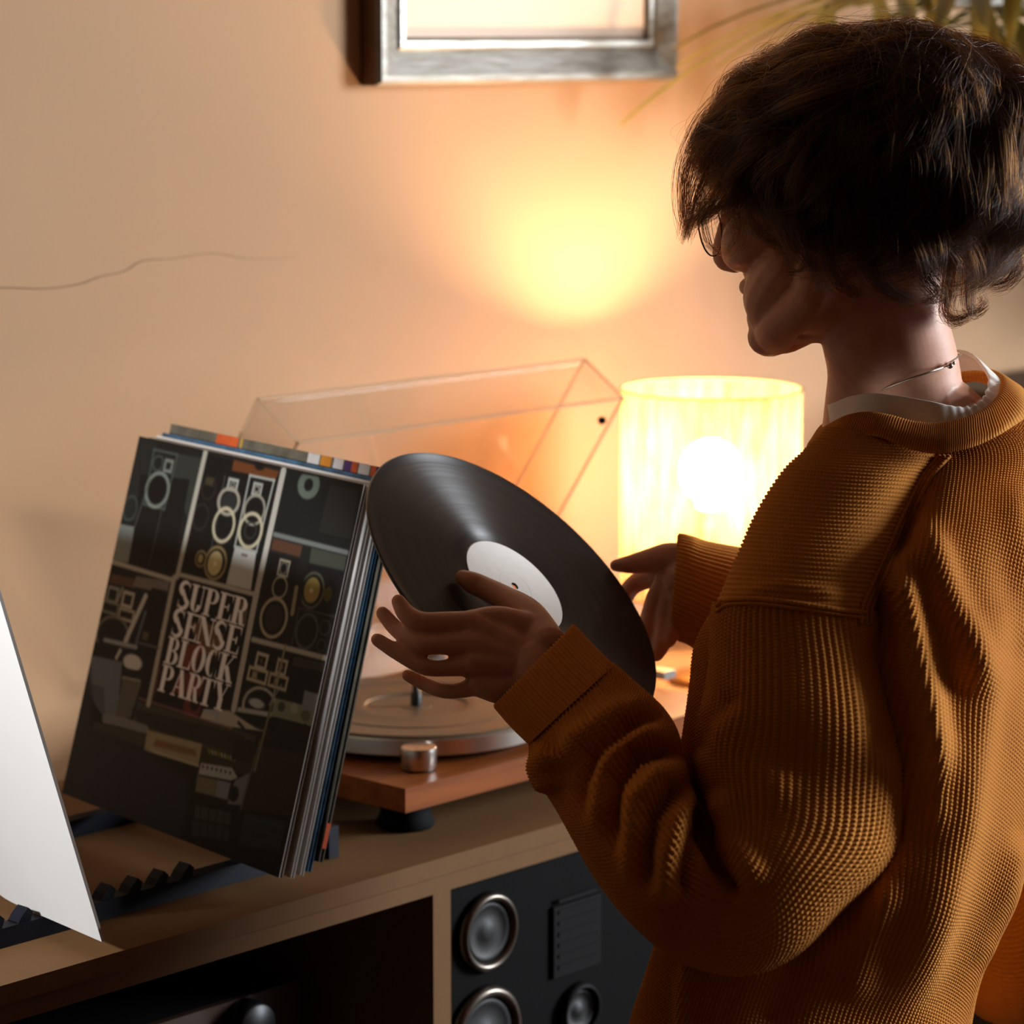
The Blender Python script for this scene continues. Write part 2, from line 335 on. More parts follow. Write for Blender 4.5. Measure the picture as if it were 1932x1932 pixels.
# ------------------------------------------------------------------ sideboard
TOP = .775; YF = 1.832
sb = tag(empty('sideboard', (1.9, 2.06, 0)), 'beige laminate sideboard with open front compartments under the turntable', 'sideboard')
XL, XR, YB = .55, 3.12, yb - .012
box('worktop', (XL - .01, YF - .004, TOP - .0165), (XR + .01, YB, TOP), M['cabinet'], sb, bevel=.0035)
box('front_rail', (XL, YF, TOP - .034), (XR, YF + .02, TOP - .0172), M['cabinet'], sb, bevel=.001)
box('top_panel', (XL, YF + .02, TOP - .034), (XR, YB, TOP - .0172), M['cabinet_in'], sb)
for x in (XL, 1.18, 1.879, 2.46, XR - .023):
    dv_ = box('divider', (x, YF + .003, .06), (x + .023, YB - .01, TOP - .034), M['cabinet_in'], sb)
    box('edge_band', (x, YF, .06), (x + .023, YF + .0029, TOP - .034), M['cabinet'], dv_, bevel=.0008)
box('bottom_panel', (XL + .0231, YF, .06), (XR - .0231, YB - .01, .085), M['cabinet_in'], sb) if False else None
for a, b in ((XL + .0232, 1.1798), (1.2032, 1.8788), (1.9022, 2.4598), (2.4832, XR - .0232)):
    box('bottom_panel', (a, YF, .06), (b, YB - .01, .085), M['cabinet_in'], sb)
    box('shelf', (a, YF + .02, .40), (b, YB - .012, .42), M['cabinet_in'], sb, bevel=.001)
box('back_panel', (XL, YB - .0095, .06), (XR, YB, TOP - .034), M['cabinet_in'], sb)
for x in (XL + .06, 1.88, XR - .1):
    for y in (YF + .05, YB - .08): box('leg', (x, y, 0), (x + .04, y + .04, .0598), M['cabinet'], sb)

# ------------------------------------------------------------------ amplifier in the left compartment
amp = tag(empty('amplifier', (1.62, 2.0, .42)), 'dark brown hifi amplifier on the sideboard shelf, left compartment', 'amplifier')
ax1 = 1.816; ax0 = 1.42; az = .65; ay = 1.95
box('case', (ax0, ay + .004, .432), (ax1, 2.24, az), M['black'], amp, bevel=.004)
box('front_panel', (ax0, ay - .004, .432), (ax1, ay + .0039, az), M['ampfront'], amp, bevel=.002)
kx = at_y(452, 1928, ay)
for i, (x, r) in enumerate(((kx[0], .024), (kx[0] - .09, .014), (kx[0] - .15, .014))):
    lathe('knob', [(0, .022), (r * .86, .022), (r * .96, .019), (r, .014), (r, .001), (0, .001)], (x, ay - .004, kx[2]), (0, -1, 0), M['black'], amp, n=40)
for x in (ax0 + .03, ax1 - .05):
    for y in (ay + .03, 2.18): lathe('foot', [(0, 0), (.014, 0), (.014, .0114), (0, .0114)], (x, y, .4204), (0, 0, 1), M['rubber'], amp, n=16)

# ------------------------------------------------------------------ loudspeaker lying behind the right compartment opening
spk = tag(empty('loudspeaker', (2.16, 2.0, .42)), 'black loudspeaker with chrome driver rings in the right sideboard compartment', 'loudspeaker')
sy = 1.84
box('cabinet', (1.9035, sy + .006, .4205), (2.45, 2.22, .738), M['black'], spk, bevel=.003)
box('baffle', (1.904, sy, .421), (2.4495, sy + .0058, .7375), M['baffle'], spk, bevel=.0015)
def driver(px, py, r, parent, mat):
    c = at_y(px, py, sy)
    o = lathe('driver_ring', [(r * .74, .001), (r * .76, .006), (r * .84, .0095), (r * .92, .0095), (r, .005), (r * 1.01, .0), (r * .74, 0)], c, (0, -1, 0), mat, parent, n=56)
    lathe('driver_cone', [(0, -.001 + .004), (r * .22, .003), (r * .30, .0005), (r * .62, .003), (r * .70, .005), (r * .74, .003), (r * .74, .0002)], c, (0, -1, 0), M['cone'], o, n=48)
driver(916, 1757, .0385, spk, M['ring_metal']); driver(912, 1950, .047, spk, M['ring_metal']); driver(1088, 1905, .028, spk, M['panel'])
a, b = at_y(1040, 1692, sy), at_y(1128, 1815, sy)
box('grille_panel', (a[0], sy - .004, b[2]), (b[0], sy - .0001, a[2] - .01), M['panel'], spk, bevel=.0015)
for k in range(7): box('grille_slot', (a[0] + .006, sy - .0052, b[2] + .008 + k * .011), (b[0] - .006, sy - .0041, b[2] + .012 + k * .011), M['panel'], spk)

# ------------------------------------------------------------------ turntable
tt = tag(empty('turntable', (2.12, 2.05, TOP)), 'wooden turntable with silver platter and raised clear dust cover on the sideboard', 'turntable')
Kx, Ky = 1.888, 1.876; PX1, PY1 = Kx + .488, 2.236; PZ0, PZ1 = TOP + .033, TOP + .0562
box('plinth', (Kx, Ky, PZ0), (PX1, PY1, PZ1), M['plinth'], tt, bevel=.0012)
for x in (Kx + .055, PX1 - .055):
    for y in (Ky + .055, PY1 - .055): lathe('foot', [(0, 0), (.026, 0), (.029, .004), (.024, .014), (.024, .0329), (0, .0329)], (x, y, TOP), (0, 0, 1), M['rubber'], tt, n=32)
SC = np.array([2.0579, 2.0290]); PT = CAM[2] - .662
lathe('sub_platter', [(0, 0), (.118, 0), (.118, PT - .0191 - PZ1), (0, PT - .0191 - PZ1)], (SC[0], SC[1], PZ1), (0, 0, 1), M['black'], tt, n=64)
pl = lathe('platter', [(0, PT - .019), (.1370, PT - .019), (.1385, PT - .0176), (.1385, PT - .0035), (.137, PT - .002), (0, PT - .002)], (SC[0], SC[1], 0), (0, 0, 1), M['metal'], tt, n=128); smooth_by_angle(pl)
pm = lathe('platter_mat', [(0, .0), (.1362, 0), (.1362, .0016), (.1345, .0026), (.104, .0026), (.1025, .0014), (.1005, .0014), (.099, .0026), (.067, .0026), (.063, .0034), (.052, .0026), (.0505, .0008), (.016, .0008), (.014, .0016), (0, .0016)], (SC[0], SC[1], PT - .0019), (0, 0, 1), M['mat'], tt, n=128); smooth_by_angle(pm, 20)
lathe('spindle', [(.0055, 0), (.0055, .011), (.0045, .0135), (.0036, .014), (.0036, .02), (.002, .022), (0, .0222)], (SC[0], SC[1], PT), (0, 0, 1), M['black'], tt, n=24)
kb = at_z(790, 1452, PZ1)
k1 = lathe('speed_knob', [(0, .0225), (.0160, .0225), (.0168, .0218), (.017, .0205), (.017, .003), (.0165, .0022), (0, .0022)], (kb[0], kb[1], PZ1), (0, 0, 1), M['metal'], tt, n=64); smooth_by_angle(k1)
lathe('knob_base', [(0, 0), (.0155, 0), (.0155, .0021), (0, .0021)], (kb[0], kb[1], PZ1), (0, 0, 1), M['black'], k1, n=48)
# tonearm resting at the right
tp = np.array([2.315, 2.165, PZ1])
ta = lathe('tonearm_base', [(0, 0), (.030, 0), (.030, .006), (.018, .008), (.018, .034), (.010, .036), (0, .036)], tp, (0, 0, 1), M['metal'], tt, n=40)
tube('arm_tube', [tp + [0, .05, .046], tp + [0, 0, .046], tp + [.004, -.12, .045], tp + [-.002, -.2, .043], tp + [-.016, -.232, .041]], .0045, M['metal'], ta, n=10, samples=24)
lathe('counterweight', [(0, -.02), (.013, -.02), (.013, .012), (0, .012)], tp + [0, .045, .046], (0, 1, 0), M['black'], ta, n=28)
box('headshell', tp + [-.026, -.265, .034], tp + [-.008, -.228, .042], M['metal'], ta, bevel=.001)
# dust cover, hinged at the back and raised
TH = math.radians(56); CL, CH, CW = .366, .066, .47
hinge = np.array([Kx + .008, 2.228, PZ1 + .004]); fu = np.array([0, -math.cos(TH), math.sin(TH)]); fv = np.array([0, math.sin(TH), math.cos(TH)])
def cvr(x, u, v): return hinge + np.array([x, 0, 0]) + fu * u + fv * v
dc = bmesh.new(); t3 = .003
def slab(bm, o, e1, e2, e3, mi=0):
    vs = [bm.verts.new(o + e1 * i + e2 * j + e3 * k) for i in (0, 1) for j in (0, 1) for k in (0, 1)]
    for f in ((0, 1, 3, 2), (4, 6, 7, 5), (0, 4, 5, 1), (2, 3, 7, 6), (0, 2, 6, 4), (1, 5, 7, 3)): bm.faces.new([vs[i] for i in f]).material_index = mi
ex = np.array([1.0, 0, 0])
slab(dc, cvr(t3, t3, CH - t3), ex * (CW - 2 * t3), fu * (CL - 2 * t3), fv * t3)
slab(dc, cvr(t3, CL - t3, 0), ex * (CW - 2 * t3), fu * t3, fv * (CH - t3))
slab(dc, cvr(t3, 0, 0), ex * (CW - 2 * t3), fu * t3, fv * (CH - t3))
for x in (0, CW - t3): slab(dc, cvr(x, t3, 0), ex * t3, fu * (CL - 2 * t3), fv * (CH - t3))
cover = tag(bm_obj('dust_cover', dc, M['acrylic'], tt), 'clear acrylic dust cover, raised')
ed = bmesh.new(); w = .0028
def bar(a, b):
    a = np.array(a); b = np.array(b); u, v, n = frame_of(b - a)
    slab(ed, a - u * w / 2 - v * w / 2, u * w, v * w, b - a)
cs = {(i, j, k): cvr((0, CW)[i], (0, CL)[j], (0, CH)[k]) for i in (0, 1) for j in (0, 1) for k in (0, 1)}
for a_, b_ in (((0, 1, 1), (1, 1, 1)), ((0, 1, 0), (1, 1, 0)), ((0, 1, 0), (0, 1, 1)), ((1, 1, 0), (1, 1, 1)), ((0, 0, 1), (0, 1, 1)), ((1, 0, 1), (1, 1, 1)), ((0, 0, 0), (0, 1, 0)), ((1, 0, 0), (1, 1, 0)), ((0, 0, 1), (1, 0, 1))): bar(cs[a_], cs[b_])
bm_obj('cover_edge', ed, M['acrylic_edge'], cover)
bp = cvr(CW - .004, CL - .035, .006); lathe('bumper', [(0, 0), (.0042, 0), (.0042, .004), (0, .004)], bp, (-1, 0, 0), M['rubber'], cover, n=16)
for x in (.07, CW - .07):
    box('hinge', (Kx + x - .014, PY1 - .012, PZ1), (Kx + x + .014, PY1 + .008, PZ1 + .012), M['black'], tt, bevel=.001)

# ------------------------------------------------------------------ table lamp
lx, ly = 2.634, 2.120
lamp = tag(empty('table_lamp', (lx, ly, TOP)), 'glowing table lamp with a woven drum shade, right end of the sideboard', 'lamp')
lathe('lamp_base', [(0, 0), (.046, 0), (.048, .004), (.044, .010), (.014, .016), (.009, .03), (.009, .15), (.016, .155), (.016, .19), (0, .19)], (lx, ly, TOP), (0, 0, 1), M['brass'], lamp, n=40)
zs0, zs1, rs = CAM[2] - .64, CAM[2] - .403, .1035
n = 160; th = np.linspace(0, 2 * np.pi, n + 1); hz = np.linspace(0, 1, 24)
rr = rs * (1 + .004 * np.sin(th * 7) + .003 * np.sin(th * 17 + 1))
V = np.stack([lx + rr[None] * np.cos(th)[None] + 0 * hz[:, None], ly + rr[None] * np.sin(th)[None] + 0 * hz[:, None], (zs0 + (zs1 - zs0) * hz)[:, None] + 0 * th[None]], -1).reshape(-1, 3)
UVs = np.stack(np.broadcast_arrays(th[None] / (2 * np.pi), hz[:, None]), -1).reshape(-1, 2)
i = np.arange(23)[:, None]; j = np.arange(n)[None]; N1 = n + 1
shade = mesh_np('lamp_shade', V, np.stack(np.broadcast_arrays(i * N1 + j, i * N1 + j + 1, (i + 1) * N1 + j + 1, (i + 1) * N1 + j), -1).reshape(-1, 4), M['shade'], lamp, uv=UVs)
for z in (zs0, zs1): tube('shade_ring', [(lx + rs * math.cos(a), ly + rs * math.sin(a), z) for a in np.linspace(0, 2 * np.pi, 48, endpoint=False)], .0014, M['ring_wire'], shade, n=8, closed=True)
for a in (0.6, 2.7, 4.8): tube('spider_arm', [(lx + .012 * math.cos(a), ly + .012 * math.sin(a), TOP + .185), (lx + .07 * math.cos(a), ly + .07 * math.sin(a), TOP + .12), (lx + rs * math.cos(a), ly + rs * math.sin(a), zs0)], .0015, M['brass'], shade, n=6, samples=10)
bz = CAM[2] - .497
lathe('bulb', [(0, .036), (.012, .0342), (.024, .027), (.033, .014), (.036, 0), (.034, -.013), (.027, -.025), (.018, -.034), (.0145, -.044), (.0, -.044)], (lx, ly, bz), (0, 0, 1), M['bulb'], lamp, n=40)
lathe('bulb_socket', [(0, -.0445), (.0155, -.0445), (.0155, bz * 0 - .06), (.015, TOP + .19 - bz + .0005), (0, TOP + .19 - bz + .0005)], (lx, ly, bz), (0, 0, 1), M['brass'], lamp, n=24)

# ------------------------------------------------------------------ pictures on the wall
def picture(name, X0, X1, Z0, Z1, label):
    r = tag(empty(name, ((X0 + X1) / 2, yb, Z0)), label, 'picture frame')
    # moulding profile: (distance in from the outer edge, height off the wall)
    prof = [(0, .001), (0, .024), (.004, .030), (.010, .031), (.034, .022), (.036, .0195), (.041, .0225), (.047, .0225), (.050, .018), (.056, .013), (.056, .001)]
    cs = [(X0, Z0), (X1, Z0), (X1, Z1), (X0, Z1)]; d = [(1, 1), (-1, 1), (-1, -1), (1, -1)]
    for s in range(4):
        bm = bmesh.new(); e = (s + 1) % 4
        A = [bm.verts.new((cs[s][0] + d[s][0] * i_, yb - h, cs[s][1] + d[s][1] * i_)) for i_, h in prof]; B = [bm.verts.new((cs[e][0] + d[e][0] * i_, yb - h, cs[e][1] + d[e][1] * i_)) for i_, h in prof]
        for q in range(len(prof) - 1):
            f = bm.faces.new([A[q], A[q + 1], B[q + 1], B[q]]); f.material_index = 1 if q == 0 else 0
        bm_obj('frame_moulding', bm, [M['silver'], M['backing']], r)
    box('picture_sheet', (X0 + .05, yb - .0165, Z0 + .05), (X1 - .05, yb - .004, Z1 - .05), M['picture'], r)
    return r
fz = CAM[2] - .0575
picture('picture_frame', 2.272, 2.778, fz, fz + .66, 'silver leaf picture frame hanging on the wall above the turntable')
p2 = at_y(1786, 12, yb - .03)
picture('picture_frame', p2[0], p2[0] + .42, p2[2], p2[2] + .5, 'silver picture frame on the wall behind the palm leaves, only its lower edge showing')

# ------------------------------------------------------------------ record rack and the sleeves in it
rk = tag(empty('record_rack', (1.6, 2.0, TOP)), 'navy blue slotted record rack holding sleeves on the sideboard', 'record rack')
def on_top(x, y, z=0.0): return at_z(x, y, TOP + z)
RX0, RX1 = 1.30, 1.812
for (y0_, y1_) in ((1.905, 1.921), (2.128, 2.144)):
    box('rail', (RX0, y0_, TOP + .0005), (RX1, y1_, TOP + .017), M['navy'], rk, bevel=.001)
    for k in range(12):
        x = RX0 + .016 + k * .0295
        if 1.485 < x + .008 < 1.56: continue
        bm = bmesh.new()
        pr = [(x, .0171), (x + .013, .0171), (x + .016, .024), (x + .011, .0285), (x + .004, .0225)]
        A = [bm.verts.new((p_, y0_ + .001, TOP + q_)) for p_, q_ in pr]; B = [bm.verts.new((p_, y1_ - .001, TOP + q_)) for p_, q_ in pr]
        bm.faces.new(A); bm.faces.new(B[::-1])
        for q in range(5): bm.faces.new([A[q], A[(q + 1) % 5], B[(q + 1) % 5], B[q]])
        bm_obj('tooth', bm, M['navy'], rk)
box('end_bar', (RX1 + .0005, 1.899, TOP + .0005), (RX1 + .0125, 2.15, TOP + .03), M['navy'], rk, bevel=.001)
box('end_bar', (RX0 - .0125, 1.899, TOP + .0005), (RX0 - .0005, 2.15, TOP + .10), M['navy'], rk, bevel=.001)

# the five sleeves leaning right, all at one slope; measured corners of the front one
AL = 1.122
q_cam = [np.array(v) for v in ((1.621, 1.927, -.340), (1.586, 1.619, -.346), (1.505, 1.634, -.645), (1.541, 1.942, -.639))]
TLp, TRp, BRp, BLp = [CAM + v * AL for v in q_cam]
ctr = (TLp + TRp + BRp + BLp) / 4
e_u = (TRp + BRp - TLp - BLp) / 2; e_v = (TLp + TRp - BLp - BRp) / 2
SU, SV = np.linalg.norm(e_u), np.linalg.norm(e_v); e_u /= SU; e_v -= e_u * (e_v @ e_u); e_v /= np.linalg.norm(e_v)
e_n = np.cross(e_u, e_v); e_n = e_n if e_n[0] < 0 else -e_n      # towards the viewer's left
SS = (SU + SV) / 2
def sleeve_box(name, back, thick, du, dv, mats, parent, fan=0.0, gap_edge=True):
    """a square record sleeve: rounded spine side, open side with two boards and an inner sleeve"""
    dv = dv + (back + thick) * e_n[2] / e_v[2]
    c = ctr - e_n * (back + thick / 2) + e_u * du + e_v * dv
    def corner(s, t, k): return c + e_u * (s * SS / 2) + e_v * (t * SS / 2) + e_n * (k * thick / 2) - e_n * fan * (1 - t) * .5
    out = None
    for k0, k1, nm, m_, ins in ((1, .55, 'front_board', mats[0], 0), (-.55, -1, 'back_board', mats[1], 0), (.5, -.5, 'inner_sleeve', mats[2], .004)):
        bm = bmesh.new(); f = 1 - ins * 2 / SS
        q = [(-f, -f), (f, -f), (f, f), (-f, f)]
        A = [bm.verts.new(corner(s, t, k0)) for s, t in q]; B = [bm.verts.new(corner(s, t, k1)) for s, t in q]
        bm.faces.new(A); bm.faces.new(B[::-1])
        for i_ in range(4):
            fc = bm.faces.new([A[i_], A[(i_ + 1) % 4], B[(i_ + 1) % 4], B[i_]]); fc.material_index = 1 if nm != 'inner_sleeve' else 0
        bm_obj(nm, bm, [m_, mats[3]], parent)
    return corner
GR = 'record sleeves leaning in the rack'
al = tag(empty('record_sleeve', BRp), 'dark record sleeve printed with speaker shelves and white block lettering, front of the rack', 'record sleeve', GR)
fc = sleeve_box('a', .0, .0045, 0, 0, (M['darkcard'], M['card'], M['inner'], M['card']), al)
